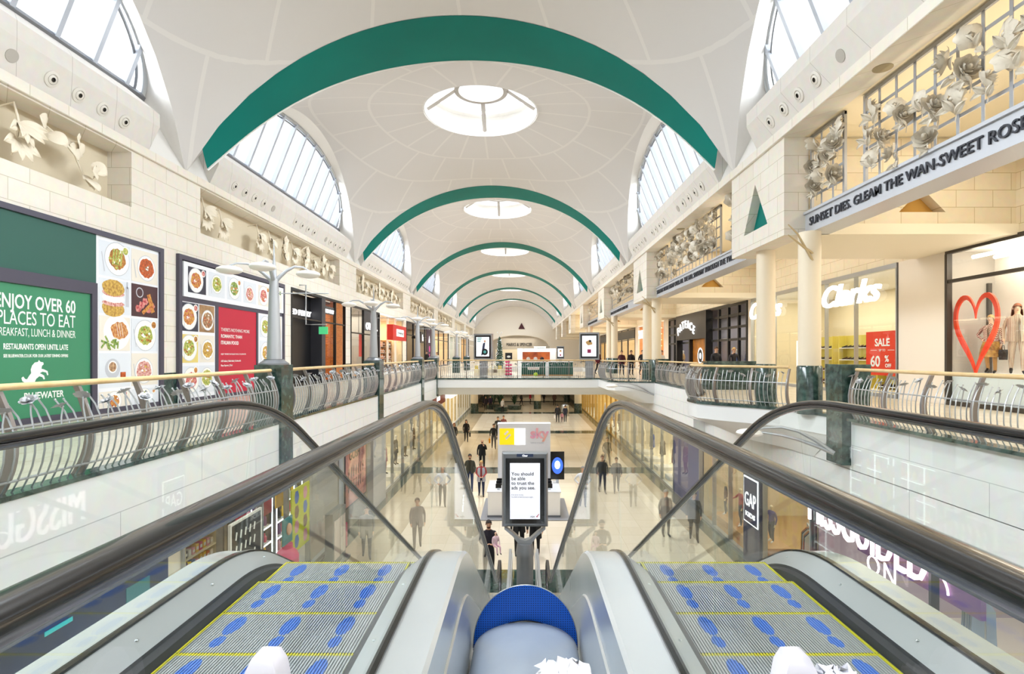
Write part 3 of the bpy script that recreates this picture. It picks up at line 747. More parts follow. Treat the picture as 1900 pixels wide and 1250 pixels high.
def food_photo(parent, x, z, w, h, fi, bg, kind=0, y=-.012, pd=None):
    """a printed photograph of a dish: background, plate, food, garnish"""
    b = B(); rnd = random.Random(fi*31+bg*7+kind)
    b.face([(x, y, z), (x+w, y, z), (x+w, y, z+h), (x, y, z+h)], 0)
    r = min(w, h)*.47; cx, cz = x+w*(.5+rnd.uniform(-.08, .08)), z+h*(.5+rnd.uniform(-.08, .06))
    def quad(c0, c1, w_, h_, tilt, yy, m):
        ct, st = cos(tilt), sin(tilt)
        b.face([(c0+ct*p-st*q, yy, c1+st*p+ct*q) for p, q in ((-w_, -h_), (w_, -h_), (w_, h_), (-w_, h_))], m)
    if kind in (0, 1, 2):
        q = r*(.82 if kind == 1 else 1)
        disc(b, cx, cz, q*1.05, y-.001, 4); disc(b, cx, cz, q, y-.002, 1); disc(b, cx, cz, q*(.86 if kind == 1 else .7), y-.003, 2, 24, .92, .06)
        if kind == 2:
            for k in range(4): quad(cx-q*.34+k*q*.22, cz+q*.1, q*.07, q*.5, -.12, y-.006, 3)
        for k in range(16):
            a = rnd.uniform(0, 6.28); d = rnd.uniform(.05, .6)*q
            disc(b, cx+d*cos(a), cz+d*sin(a), q*rnd.uniform(.06, .16), y-.0045-.0001*k, (3, 2, 1)[k % 3] if k % 5 else 3, 8, .7, .14)
        quad(x+w*.12, z+h*.4, w*.012, h*.28, .2, y-.004, 4)
        if kind != 1: disc(b, x+w*.84, z+h*.84, r*.3, y-.003, 1); disc(b, x+w*.84, z+h*.84, r*.22, y-.004, 3)
    elif kind == 3:     # tall sandwich with a bottle
        for k, (hh, m_) in enumerate(((.22, 2), (.08, 3), (.12, 1), (.10, 3), (.22, 2))): disc(b, cx-.04*w, z+h*(.16+.15*k), w*.36, y-.002-.0005*k, m_, 20, hh/.36*h/w*1.1, .04)
        quad(x+w*.9, z+h*.55, w*.055, h*.3, 0, y-.006, 4); quad(x+w*.9, z+h*.9, w*.022, h*.1, 0, y-.006, 4)
    elif kind == 4:     # dark board with meat and bread sticks
        disc(b, x+w*.3, z+h*.75, r*.34, y-.002, 4); disc(b, x+w*.3, z+h*.75, r*.27, y-.003, 0)
        for k in range(5): disc(b, x+w*(.25+.13*k), z+h*(.25+.12*(k % 3)), r*.3, y-.003-.0003*k, 2, 12, .8, .15)
        quad(x+w*.72, z+h*.45, w*.07, h*.3, .35, y-.006, 3); quad(x+w*.6, z+h*.3, w*.05, h*.3, -.9, y-.0065, 3)
    elif kind == 5:     # roast with chips
        disc(b, cx, cz, r*1.1, y-.001, 1); disc(b, cx+.08*w, cz+.06*h, r*.72, y-.003, 2, 20, .75, .1)
        for k in range(12): quad(x+w*rnd.uniform(.1, .6), z+h*rnd.uniform(.1, .35), w*.025, h*.11, rnd.uniform(-1.4, 1.4), y-.004-.0002*k, 3)
        for k in range(3): quad(cx+w*(.0+.08*k), cz+.08*h, w*.008, h*.2, .2, y-.007, 0)
    else:               # coffee cup, saucer and juice
        disc(b, x+w*.42, z+h*.55, r*.62, y-.002, 4); disc(b, x+w*.42, z+h*.6, r*.38, y-.003, 1); disc(b, x+w*.42, z+h*.6, r*.3, y-.004, 2); quad(x+w*.76, z+h*.3, w*.09, h*.14, 0, y-.004, 3)
    return b.obj('food_photo', [BGS[bg], PLATE, FOODS[fi], FOODS[(fi+5) % 10], mat('print_grey', '#c3c6ce', .5)], parent)
# first billboard: y 2.5 .. 15.2
loc, rz = wall_left(2.0)
bb = thing('billboard', 'huge billboard, dark and mid green with a white column of food photographs at its end', 'billboard', loc, rz)
b = B(); Lb = 13.18
b.box(0, Lb, -.10, .3, 4.28, 4.4); b.box(Lb-.16, Lb, -.10, .3, 0, 4.28); b.box(0, 10.83, -.08, .3, 2.85, 3.12); b.box(10.67, 10.83, -.08, .3, 0, 2.85); b.box(0, Lb, -.08, .3, 0, .12)
b.obj('frame', FRAME, bb)
b = B(); b.box(0, 10.83, -.04, .2, 3.12, 4.28); b.obj('upper_panel', GRN1, bb)
b = B(); b.box(0, 10.67, -.03, .2, .12, 2.85); gp = b.obj('poster_panel', GRN2, bb)
WT = mat('poster_white_print', '#f4f6f2', .5)
def ptxt(s, size, right, z, w=None, bold=0, parent=gp, m=WT, y=-.034):
    return text(s, size, m, parent, (right, y, z), .002, 'RIGHT', bold, width=w)
X1 = 10.25
for s, size, z, bd, w in (('ENJOY OVER 60', .40, 2.36, .006, 1.86), ('PLACES TO EAT', .40, 2.03, 0, 1.82), ('BREAKFAST, LUNCH & DINNER', .235, 1.80, -.001, 1.86)):
    ptxt(s, size, X1, z, w, bold=bd)
ptxt('RESTAURANTS OPEN UNTIL LATE', .165, X1-.2, 1.53, 1.5, bold=.003); ptxt('SEE BLUEWATER.CO.UK FOR OUR LATEST DINING OFFERS', .088, X1-.2, 1.37, 1.5, bold=.002)
# rearing horse emblem over the name
horse = [(.0,.05),(.12,.0),(.30,.10),(.42,.06),(.5,.12),(.40,.22),(.46,.34),(.60,.44),(.74,.40),(.80,.30),(.86,.32),(.82,.46),(.68,.54),(.62,.56),(.74,.62),(.92,.58),(.96,.46),(1.02,.48),(.98,.64),(.80,.72),(.70,.74),
         (.72,.86),(.80,.92),(.78,1.0),(.66,1.02),(.58,1.10),(.54,1.02),(.40,1.0),(.28,.88),(.22,.72),(.24,.58),(.14,.46),(.06,.34),(-.02,.36),(-.1,.46),(-.18,.40),(-.14,.28),(-.04,.22)]
def emblem(b, ox, oz, s, y):
    from mathutils.geometry import tessellate_polygon
    pts = [Vector((x, z, 0)) for x, z in horse]
    for tr in tessellate_polygon([pts]): b.face([(ox+horse[i][0]*s, y, oz+horse[i][1]*s) for i in tr])
b = B(); emblem(b, 9.02, .74, .52, -.034); b.obj('horse_emblem', WT, gp)
text('BLUEWATER', .20, WT, gp, (8.98, -.034, .50), .002, bold=.004, width=.95)
b = B(); b.box(10.83, Lb-.16, -.05, .2, .0, 4.28); wp = b.obj('photo_column', POST, bb)
for r in range(5):
    z = 3.34-.91*r
    hp = .85 if r < 4 else .5
    if r == 4: z = .02
    food_photo(wp, 10.90, z, 1.02, hp, (0, 2, 4, 6, 8)[r], (0, 0, 2, 0, 2)[r], (2, 3, 5, 6, 0)[r], -.056)
    food_photo(wp, 11.97, z, 1.0, hp, (1, 3, 5, 7, 9)[r], (2, 3, 0, 2, 0)[r], (1, 4, 0, 1, 0)[r], -.056)
# second billboard: y 15.85 .. 22.9
loc, rz = wall_left(15.85)
bb = thing('billboard', 'smaller billboard with a red poster among white panels of food photographs', 'billboard', loc, rz)
Lb = 7.05; b = B()
b.box(0, Lb, -.10, .3, 4.26, 4.4); b.box(0, .14, -.1, .3, 0, 4.26); b.box(Lb-.14, Lb, -.1, .3, 0, 4.26); b.box(.14, Lb-.14, -.06, .3, 3.03, 3.17); b.box(1.95, 2.12, -.06, .3, 0, 3.03); b.box(4.68, 4.82, -.06, .3, 0, 3.03); b.box(0, Lb, -.06, .3, 0, .1)
b.obj('frame', FRAME, bb)
b = B(); b.box(.22, Lb-.14, -.09, .2, 3.17, 4.22); tp = b.obj('photo_strip', POST, bb)
for i in range(6): food_photo(tp, .42+1.08*i, 3.32, .92, .78, (8, 5, 9, 7, 3, 4)[i], (1, 0, 0, 0, 2, 2)[i], (0, 1, 0, 1, 0, 0)[i], -.096)
b = B(); b.box(.14, 1.95, -.04, .2, .1, 3.03); lp = b.obj('photo_panel', POST, bb)
for r in range(3):
    food_photo(lp, .19, 2.14-.96*r, .82, .86, (8, 5, 3)[r], (1, 4, 0)[r], 0, -.046); food_photo(lp, 1.07, 2.14-.96*r, .82, .86, (6, 2, 5)[r], (5, 2, 0)[r], 1, -.046)
b = B(); b.box(2.12, 4.68, -.04, .2, .1, 3.03); rp = b.obj('red_panel', RED, bb)
for s, size, z, bd in (("THERE'S NOTHING MORE", .165, 2.22, -.001), ('ROMANTIC THAN', .165, 2.0, .002), ('ITALIAN FOOD', .165, 1.78, .004), ('ENJOY THE BEST IN ITALIAN FOOD AT BLUEWATER', .07, 1.42, 0), ('ASK Italian | Bella Italia | Carluccio\'s', .088, 1.18, .001), ('Pizza Express | Zizzi', .088, 1.03, .001)):
    text(s, size, WT, rp, (2.28, -.046, z), .002, 'LEFT', bd)
b = B(); b.box(4.82, Lb-.14, -.04, .2, .1, 3.03); lp = b.obj('photo_panel', POST, bb)
for r in range(3):
    food_photo(lp, 4.93, 2.1-.98*r, .92, .86, (5, 2, 8)[r], (0, 0, 2)[r], 0, -.046); food_photo(lp, 5.92, 2.1-.98*r, .9, .86, (9, 7, 0)[r], (2, 0, 2)[r], 1, -.046)
# ------------------------------------------------------------------ plaster plant reliefs in the recesses
LEAFM = mat('plaster_leaf', '#efe4d0', .65)
def leaf_mesh(L_, w, curl=.12, pinch=1.0, ribs=True):
    b = B(); rows = []
    for i in range(8):
        f = i/7; ww = w*(sin(PI*min(1, f**.8*.98+.02))**pinch); c = curl*L_*sin(f*PI*.9)
        rows.append([(-ww, .05*abs(ww)*2-c, L_*f), (-ww*.5, -.01-c, L_*f), (0, .02-c, L_*f), (ww*.5, -.01-c, L_*f), (ww, .05*abs(ww)*2-c, L_*f)])
    b.loft(rows); return b
LF1 = leaf_mesh(.55, .12, .12, .8).mesh('leaflet', [LEAFM], 60)
LF2 = leaf_mesh(.42, .2, .2, .65).mesh('leaf', [LEAFM], 60)
LF3 = leaf_mesh(.36, .16, .25, .7).mesh('petal', [LEAFM], 60)
def chestnut(i, y, z, s, lab, rot=0):
    t = thing('plaster_chestnut_spray', lab, 'wall sculpture', (XL-.28, y, z), PI/2, 'plaster plant reliefs in the billboard wall recesses'); t.scale = (s,)*3
    b = B(); b.tube([(0, .37/s, .45), (0, 0, .55), (.04, -.08, .1), (0, -.04, -.3), (-.06, 0, -.62)], [.02, .02, .03, .026, .016], 6); b.obj('stem', LEAFM, t, smooth=60)
    for k in range(7):
        a = PI*.62+ (k-3)*.42+rot; link('leaflet', LF1, t, (0, -.1, .1), (.35+.1*(k % 3), a+.9, 0))
    for k in range(5):
        a = 2.6+(k-2)*.5+rot; link('leaflet', LF1, t, (-.03, -.06, -.22), (.3, a+.6, 0))
    b = B()
    for k in range(14): b.ball((.18+.05*sin(k*2.3), -.14+.04*cos(k*1.7), -.05-.03*k), .05*(1-k*.03), n=6, k=4)
    b.obj('flower_spike', LEAFM, t, smooth=60)
def honesty(i, y, z, s, lab, n=10, seed=1):
    t = thing('plaster_leaf_branch', lab, 'wall sculpture', (XL-.26, y, z), PI/2, 'plaster plant reliefs in the billboard wall recesses'); t.scale = (s,)*3
    rnd = random.Random(seed); pts = [(-.6, 0, .52), (-.25, -.05, .35), (.1, -.08, .1), (.4, -.02, -.25), (.7, 0, -.55)]
    b = B(); b.tube([(-.62, .37/s, .48)]+pts, [.02, .02, .024, .024, .018, .012], 6); b.obj('stem', LEAFM, t, smooth=60)
    for k in range(n):
        f = (k+.5)/n*3.99; j = int(f); p = Vector(pts[j]).lerp(Vector(pts[j+1]), f-j)
        link('leaf', LF2, t, p+Vector((rnd.uniform(-.34, .34), -.06-.05*(k % 3), rnd.uniform(-.12, .12))), (rnd.uniform(.1, .6), rnd.uniform(-.6, .6)+(PI*.8 if k % 2 else -1.5), rnd.uniform(-.4, .4)))
def lily(i, y, z, s, lab, seed=1):
    t = thing('plaster_flower_cluster', lab, 'wall sculpture', (XL-.26, y, z), PI/2, 'plaster plant reliefs in the billboard wall recesses'); t.scale = (s,)*3
    rnd = random.Random(seed)
    b = B(); b.tube([(0, .37/s, .5), (0, 0, .6), (.1, -.05, .2), (-.05, -.03, -.3), (.1, 0, -.55)], [.015, .015, .024, .02, .012], 6); b.obj('stem', LEAFM, t, smooth=60)
    for c in range(3):
        cx, cz = rnd.uniform(-.35, .35), .36-.36*c
        for k in range(5): link('petal', LF3, t, (cx, -.12, cz), (.55, 2*PI*k/5+c, 0))
    for k in range(4): link('leaflet', LF1, t, (rnd.uniform(-.2, .2), -.05, .3-.13*k), (.3, rnd.uniform(.8, 5.4), 0))
k = 0
chestnut(0, 11.1, 6.1, .95, 'plaster chestnut spray in the recess above the dark green billboard panel')
honesty(0, 12.4, 5.97, .9, 'plaster branch of round leaves in the recess above the green billboard, by the stone pilaster', 12, 3)
spots = [(17.6, 'c'), (18.6, 'c'), (21.2, 'c'), (22.2, 'c'), (23.4, 'l'), (24.4, 'c'), (25.4, 'l'), (26.6, 'c'), (27.8, 'l'), (29.0, 'c')]
for i, (y, q) in enumerate(spots):
    lab = '%s plaster plant relief from the pilaster, in the recess above the second billboard' % nth(i)
    (chestnut(i, y, 6.08-.1*(i % 3 == 1), .86, lab, .3*(i % 4)-.4) if q == 'c' else lily(i, y, 6.0, .86, lab, i))
for r, (ya, yb) in enumerate(((33.6, 45.4), (49.6, 61.5), (65.5, 77.5))):
    n_ = (9, 8, 7)[r]
    for i in range(n_):
        y = ya+(yb-ya)*(i+.4)/n_; lab = '%s plaster plant relief in the %s wall recess beyond the second billboard' % (nth(i), nth(r+1))
        (chestnut(i, y, 6.06, .9, lab, .5*(i % 3)-.4) if (i+r) % 3 else lily(i, y, 6.0, .9, lab, i+20))
# ------------------------------------------------------------------ recessed lamps in the coves
DLW = mat('downlight_trim', '#ddd8d0', .4); DLD = mat('downlight_eye', '#4a463f', .4, .3)
b = B(); b.lathe([(.17,.0),(.17,.02),(.115,.035),(.1,.0)], 24, caps=False); DLR = b.mesh('trim_ring', [DLW], 50)
b = B(); b.lathe([(.1,.01),(.095,.03),(.05,.045),(.045,.0),(.02,-.01)], 20); DLE = b.mesh('eyeball', [DLW, DLD], 50)
for i, p in enumerate(DLE.polygons): p.material_index = 0 if i < 40 else 1
b = B(); b.lathe([(.13,.0),(.13,.012),(.0,.014)], 24); SPK = b.mesh('speaker', [mat('speaker_grille', '#b4aea6', .7)], 50)
for s, xw, side in ((-1, XL, 'billboard-side'), (1, XR, 'colonnade-side')):
    c = (-.15, 7.30); ang = math.atan2(.635, -.3)
    for k in range(0, 3):
        yc = T0+P*k-P/2; n_ = 0
        offs = [-5.4, -4.7, -4.0, -3.3, -.4, .3, 1.0, 1.7, 3.9, 4.6, 5.3, 6.0] if k else [3.4, 4.1, 4.8, 5.5]
        if k: offs = [o-.3 for o in offs]
        rx = Vector((s*-.3, 0, .635)).normalized(); nx = Vector((-s*.635*1, 0, -.3)).normalized()
        M_ = Matrix((rx, Vector((0,1,0)), nx)).transposed()
        if M_.determinant() < 0: M_ = Matrix((rx, Vector((0,-1,0)), nx)).transposed()
        e = M_.to_euler()
        for o in offs:
            t = thing('recessed_downlight', '%s recessed eyeball downlight in the %s cove of the %s vault bay' % (nth(n_), side, nth(k)), 'downlight', (xw+s*c[0], yc+o, c[1]), 0, 'downlights in the %s cove' % side)
            t.rotation_euler = e; n_ += 1
            link('trim_ring', DLR, t); link('eyeball', DLE, t)
        for j, o in enumerate([2.5] if k == 0 else [-2.8, 3.0]):
            sp = link('speaker', SPK, None, (xw+s*c[0], yc+o, c[1]), e); sp.name = 'ceiling_speaker'
            tag(sp, '%s round grey speaker in the %s cove of the %s vault bay' % (nth(j), side, nth(k)), 'speaker', 'round speakers in the coves')
# ------------------------------------------------------------------ lettered beams, trellises and metal roses over the colonnade
BEAMM = mat('beam_silver', '#c9ccd4', .38, .45); LATM = mat('trellis_silver', '#a9abb0', .4, .6); ROSEM = mat('rose_metal', '#e4dccd', .5, .1, noise=(5, '#c9bfae'))
BLET = mat('beam_letters', '#3e4048', .45, .3)
XB = 6.92
def beam(label, y0, y1, txt, size, at_y=None, tw=None):
    t = thing('lettered_beam', label, 'beam', (XB, y1, 0), -PI/2, 'lettered beams over the colonnade'); w = y1-y0
    b = B(); b.box(0, w, 0, .5, 4.40, 4.84); b.box(0, w, -.05, .55, 4.84, 4.90); b.box(0, w, -.03, .55, 4.36, 4.40); b.obj('beam_body', BEAMM, t)
    text(txt, size, BLET, t, (at_y if at_y is not None else .4, -.02, 4.53), .012, 'LEFT', .002, width=tw)
beam('silver beam lettered SUNSET DIES. GLEAM THE WAN-SWEET ROSES, nearest the escalators', -6, 13.2, 'SUNSET DIES. GLEAM THE WAN-SWEET ROSES', .27, .22, 5.75)
beam('silver beam lettered OVER ALL THE HILL above the black shopfront walkway', 16.5, 27.85, 'STREAMS WHITE LIGHT OVER ALL THE HILL SWARMY THROUGH THE TWILIGHT.', .28, .12, 10.9)
beam('third silver lettered beam of the colonnade, beyond the second stone block', 31.15, 42.5, 'AND ALL THE ROSES THROUGH THE TWILIGHT SWAY', .28, .2)
beam('fourth silver lettered beam of the colonnade, far down the mall', 45.8, 57.15, 'AND ALL THE ROSES THROUGH THE TWILIGHT SWAY', .28, .2)
# rose bloom: whorls of cupped petals
def petal_rows(r, w, h, tilt, a, z0):
    rows = []
    for i in range(4):
        f = i/3; rr = r*(.25+.75*sin(f*PI/2)); z = z0+h*f**1.5
        ww = w*sin(PI*(.15+.8*f))
        rows.append([((rr+.08*r*(1 if f > .9 else 0))*cos(a+g*ww)-0, (rr)*sin(a+g*ww), z-(.12*h*g*g if f > .6 else 0)) for g in (-1, -.5, 0, .5, 1)])
    return rows
b = B()
for r, h, n_, z0, w in ((.16, .06, 6, 0, .75), (.12, .10, 5, .01, .85), (.085, .12, 5, .015, .95), (.05, .13, 4, .02, 1.1)):
    for k in range(n_): b.loft(petal_rows(r, w, h, 0, 2*PI*k/n_+r*9, z0))
b.ball((0,0,.05), .04, .04, .06, 8, 5)
BLOOM = b.mesh('bloom', [ROSEM], 70)
lb = leaf_mesh(.21, .055, .15, .8); RLEAF = lb.mesh('rose_leaf', [ROSEM], 60)
b = B(); b.tube([(0,0,0),(.03,.02,-.12),(-.02,.03,-.3)], .008, 5); RSTEM = b.mesh('rose_stem', [ROSEM], 60)
def rose(loc, rot, s, lab, leaves):
    t = thing('metal_rose', lab, 'metal rose', loc, -PI/2, 'silver metal roses on the colonnade trellis'); t.scale = (s,)*3
    link('bloom', BLOOM, t, (0,-.06,0), (PI/2+rot[0], rot[1], rot[2])).scale = (1.2,)*3
    link('stem', RSTEM, t)
    for k in range(leaves): link('leaf', RLEAF, t, (.02*k, -.02, -.1-.06*k), (.5, 1.6+1.4*k+rot[2], .3*k))
def trellis(label, y0, y1, x=XB+.12, nz=4, zt=6.74, z0=4.90, sp=.5):
    w = y1-y0; t = thing('trellis', label, 'trellis', (x, y1, 0), -PI/2, 'silver trellises over the colonnade'); n = max(1, round(w/sp))
    b = B()
    b.box(0, w, -.025, .025, zt-.07, zt); b.box(0, .07, -.03, .03, z0, zt); b.box(w-.07, w, -.03, .03, z0, zt); b.obj('frame', LATM, t)
    b = B()
    for i in range(1, n): b.box(w*i/n-.03, w*i/n+.03, -.012, .0, z0, zt-.06)
    for j in range(1, nz+1): b.box(.06, w-.06, -.0, .012, z0+(zt-z0)*j/(nz+1)-.03, z0+(zt-z0)*j/(nz+1)+.03)
    b.obj('lattice', LATM, t)
rnd = random.Random(5)
TR = [('small trellis panel by the first stone block, above SUNSET DIES', 11.75, 13.15), ('long trellis panel above the beam lettered THE WAN-SWEET ROSES', 2.5, 11.1),
      ('small trellis panel on the far face of the first stone block', 16.55, 18.1), ('long trellis panel of the second bay, thick with roses', 19.1, 25.6), ('small trellis panel by the second stone block', 26.2, 27.8),
      ('trellis panel of the third bay beyond the second stone block', 31.25, 42.4), ('trellis panel of the fourth bay down the colonnade', 45.9, 57.1)]
SHORT = ['small trellis over SUNSET DIES', 'long WAN-SWEET ROSES trellis', 'far small first-block trellis', 'long second-bay trellis', 'small second-block trellis', 'third-bay trellis', 'fourth-bay trellis']
NR = [10, 34, 9, 48, 12, 34, 16]
for i, ((lab, y0, y1), nr_) in enumerate(zip(TR, NR)):
    trellis(lab, y0, y1, sp=.48 if i < 2 else .45)
    pts = []
    tries = 0
    while len(pts) < nr_ and tries < 900:
        tries += 1
        if i == 1:      # garlands: thick at the far end and drifting up toward the camera
            f = rnd.random()**1.4; y = 11.0-f*6.5; z = 5.15+f*1.1+rnd.uniform(-.15, .75) if rnd.random() < .8 else rnd.uniform(5.0, 6.5)
        elif i == 0: y = 12.85-rnd.random()**1.3*1.0; z = rnd.uniform(5.3, 6.5)
        elif i == 3: y = rnd.uniform(y0+.3, y1-.25); z = 5.4+rnd.random()*1.2-(.35 if y > 24.5 else 0)
        else: y = rnd.uniform(y0+.42, y1-.38); z = rnd.uniform(5.3, 6.6)
        z = min(z, 6.55)
        if all(math.hypot(y-q[0], z-q[1]) > (.36 if tries < 700 else .3) for q in pts): pts.append((y, z))
    pts.sort(key=lambda p: -p[0])
    for k, (y, z) in enumerate(pts):
        hgt = 'high' if z > 6.15 else ('low' if z < 5.55 else 'midway up')
        rose((XB+.02, y, z), (rnd.uniform(-.5, .4), rnd.uniform(-.5, .5), rnd.uniform(0, 6)), rnd.uniform(.85, 1.25),
             'silver rose %s, %s from the far end of the %s' % (hgt, nth(k), SHORT[i]), (3 if i < 2 else 2) if i < 4 else 1)
# speaker discs in the soffit
for k, y in enumerate((10.0, 22.8)):
    b = B(); b.lathe([(.17,.0),(.17,-.015),(.0,-.017)], 24); o = b.obj('soffit_speaker', mat('soffit_grille', '#a89a7c', .7), None, (6.68, y, 6.745))
    tag(o, 'round beige speaker grille in the soffit above the %s trellis' % ('first' if k == 0 else 'second'), 'speaker', 'soffit speakers')
# warm uplights standing on the beams behind the trellis, and gallery downlights
WARM = (1, .84, .60)
for i, (y0, y1) in enumerate(((-5, 13), (16.7, 27.6), (31.4, 42.3), (46, 57), (60, 72))):
    yc = (y0+y1)/2
    lamp('gallery_uplight', 'AREA', (7.6, yc, 5.0), (PI, 0, 0), 42*(y1-y0)/10, WARM, .25, y1-y0-1)
    lamp('gallery_downlight', 'AREA', (9.6, yc, 6.7), (0, 0, 0), 110*(y1-y0)/10, (1, .92, .78), 1.2, y1-y0-1)
for y0, y1 in RB[1:5]:
    lamp('soffit_downlight', 'AREA', (9.4, (y0+y1)/2, 4.33), (0, 0, 0), 30, (1, .9, .72), 2, 2)
for i in range(6):
    lamp('left_gallery_light', 'AREA', (-12.4, 27+14*i, 4.1), (0, 0, 0), 70, (1, .9, .74), 2, 9)
# ------------------------------------------------------------------ people
SKIN = mat('skin', '#d9a98a', .5); SKIN2 = mat('pale_skin', '#e6bfa6', .5)
def cloth(h):
    if h in ('stripe', 'knit'):
        nm = 'striped_suiting' if h == 'stripe' else 'patterned_knit'
        if nm in MATS: return MATS[nm]
        m = mat(nm, '#b58f76', .8); n, L, b = nodes_of(m); tc = n.new('ShaderNodeTexCoord'); w = n.new('ShaderNodeTexWave' if h == 'stripe' else 'ShaderNodeTexChecker')
        w.inputs['Scale'].default_value = 14 if h == 'stripe' else 34
        r = n.new('ShaderNodeValToRGB'); r.color_ramp.interpolation = 'CONSTANT'
        r.color_ramp.elements[0].color = lin('#e6d6c2' if h == 'stripe' else '#d8c8b8'); r.color_ramp.elements[1].color = lin('#7d5a48' if h == 'stripe' else '#7a3038'); r.color_ramp.elements[1].position = .55
        L.new(tc.outputs['Object'], w.inputs['Vector']); L.new(w.outputs['Fac'], r.inputs[0]); L.new(r.outputs[0], b.inputs['Base Color'])
        return m
    return mat('cloth_'+h.strip('#'), h, .8)
HAIRC = {'dark': mat('dark_hair', '#241a15', .6), 'brown': mat('brown_hair', '#4d3423', .6), 'blonde': mat('blonde_hair', '#c9a264', .6), 'grey': mat('grey_hair', '#8d8a86', .6), 'red': mat('auburn_hair', '#8a4a24', .6)}
def skel(pose):
    """joints for a 1.75 m figure facing -y; returns points, edges, radii, zone of each edge"""
    st = pose.get('stride', .0); P_ = {}
    sit = pose.get('sit', False)
    P_['pel'] = ((0,0,.96), (.155,.115)); P_['waist'] = ((0,0,1.12), (.135,.105)); P_['chest'] = ((0,-.01,1.32), (.165,.12)); P_['neck'] = ((0,.0,1.475), (.062,.06))
    P_['chin'] = ((0,-.015,1.55), (.056,.06)); P_['head'] = ((0,-.025,1.635), (.078,.098)); P_['top'] = ((0,-.01,1.715), (.055,.07))
    E = [('pel','waist','top'), ('waist','chest','top'), ('chest','neck','top'), ('neck','chin','skin'), ('chin','head','skin'), ('head','top','skin')]
    for s, n in ((-1,'l'), (1,'r')):
        arm = pose.get('arm_'+n, 'down'); ax = s*.195
        P_['sh'+n] = ((s*.175,0,1.41), (.062,.065))
        el, wr, ha = {'down': ((s*.25,.04,1.13), (s*.26,-.04,.90), (s*.255,-.07,.82)),
            'swing': ((s*.25,.10,1.14), (s*.25,.02,.91), (s*.245,.0,.83)),
            'fwd': ((s*.24,-.02,1.13), (s*.22,-.14,.93), (s*.21,-.19,.86)),
            'clasp': ((s*.25,.0,1.14), (s*.10,-.18,1.0), (s*.03,-.21,.97)),
            'hip': ((s*.36,.06,1.16), (s*.20,-.06,1.03), (s*.16,-.09,.99)),
            'carry': ((s*.25,.0,1.15), (s*.14,-.26,1.12), (s*.06,-.29,1.14)),
            'chin': ((s*.24,-.06,1.16), (s*.10,-.2,1.36), (s*.05,-.17,1.44)),
            'reach': ((s*.30,-.16,1.22), (s*.30,-.4,1.2), (s*.29,-.48,1.2))}[arm]
        P_['el'+n] = (el, (.045,.045)); P_['wr'+n] = (wr, (.03,.034)); P_['pa'+n] = (ha, (.022,.036))
        E += [('chest','sh'+n,'top'), ('sh'+n,'el'+n,'top'), ('el'+n,'wr'+n,'sleeve'), ('wr'+n,'pa'+n,'skin')]
        d = (Vector(ha)-Vector(wr)).normalized(); side = Vector((0, 1, 0)) if abs(d.y) < .7 else Vector((1, 0, 0)); side = (side-d*side.dot(d)).normalized()
        cu = d.cross(side)*(-s)
        for f in range(4):
            o = Vector(ha)+side*(f-1.5)*.02; L_ = (.058,.068,.064,.05)[f]
            P_['f%s%da' % (n,f)] = (tuple(o+d*.03), (.0095,.0095)); P_['f%s%db' % (n,f)] = (tuple(o+d*(.03+L_*.6)+cu*.012), (.0085,.0085))
            E += [('pa'+n, 'f%s%da' % (n,f), 'skin'), ('f%s%da' % (n,f), 'f%s%db' % (n,f), 'skin')]
        th = Vector(wr).lerp(Vector(ha), .55)-side*.034
        P_['t'+n] = (tuple(th+d*.03-side*.008), (.0095,.0095)); E.append(('pa'+n, 't'+n, 'skin'))
        k = st*s
        P_['hp'+n] = ((s*.092,0,.88), (.092,.10))
        if sit:
            P_['kn'+n] = ((s*.11,-.42,.90), (.062,.066)); P_['an'+n] = ((s*.11,-.46,.50), (.042,.045)); P_['to'+n] = ((s*.12,-.6,.455), (.036,.03))
        else:
            P_['kn'+n] = ((s*.10,-.02-k*.22-(.03 if k < 0 else 0),.50), (.062,.066)); P_['an'+n] = ((s*.10,.03-k*.42,.095+(.06 if k < 0 else 0)), (.042,.045))
            P_['to'+n] = ((s*.115,-.13-k*.42,.04+(.0 if k < 0 else .0)), (.038,.03))
        E += [('pel','hp'+n,'leg'), ('hp'+n,'kn'+n,'leg'), ('kn'+n,'an'+n,'leg'), ('an'+n,'to'+n,'shoe')]
    return P_, E
BODIES = {}
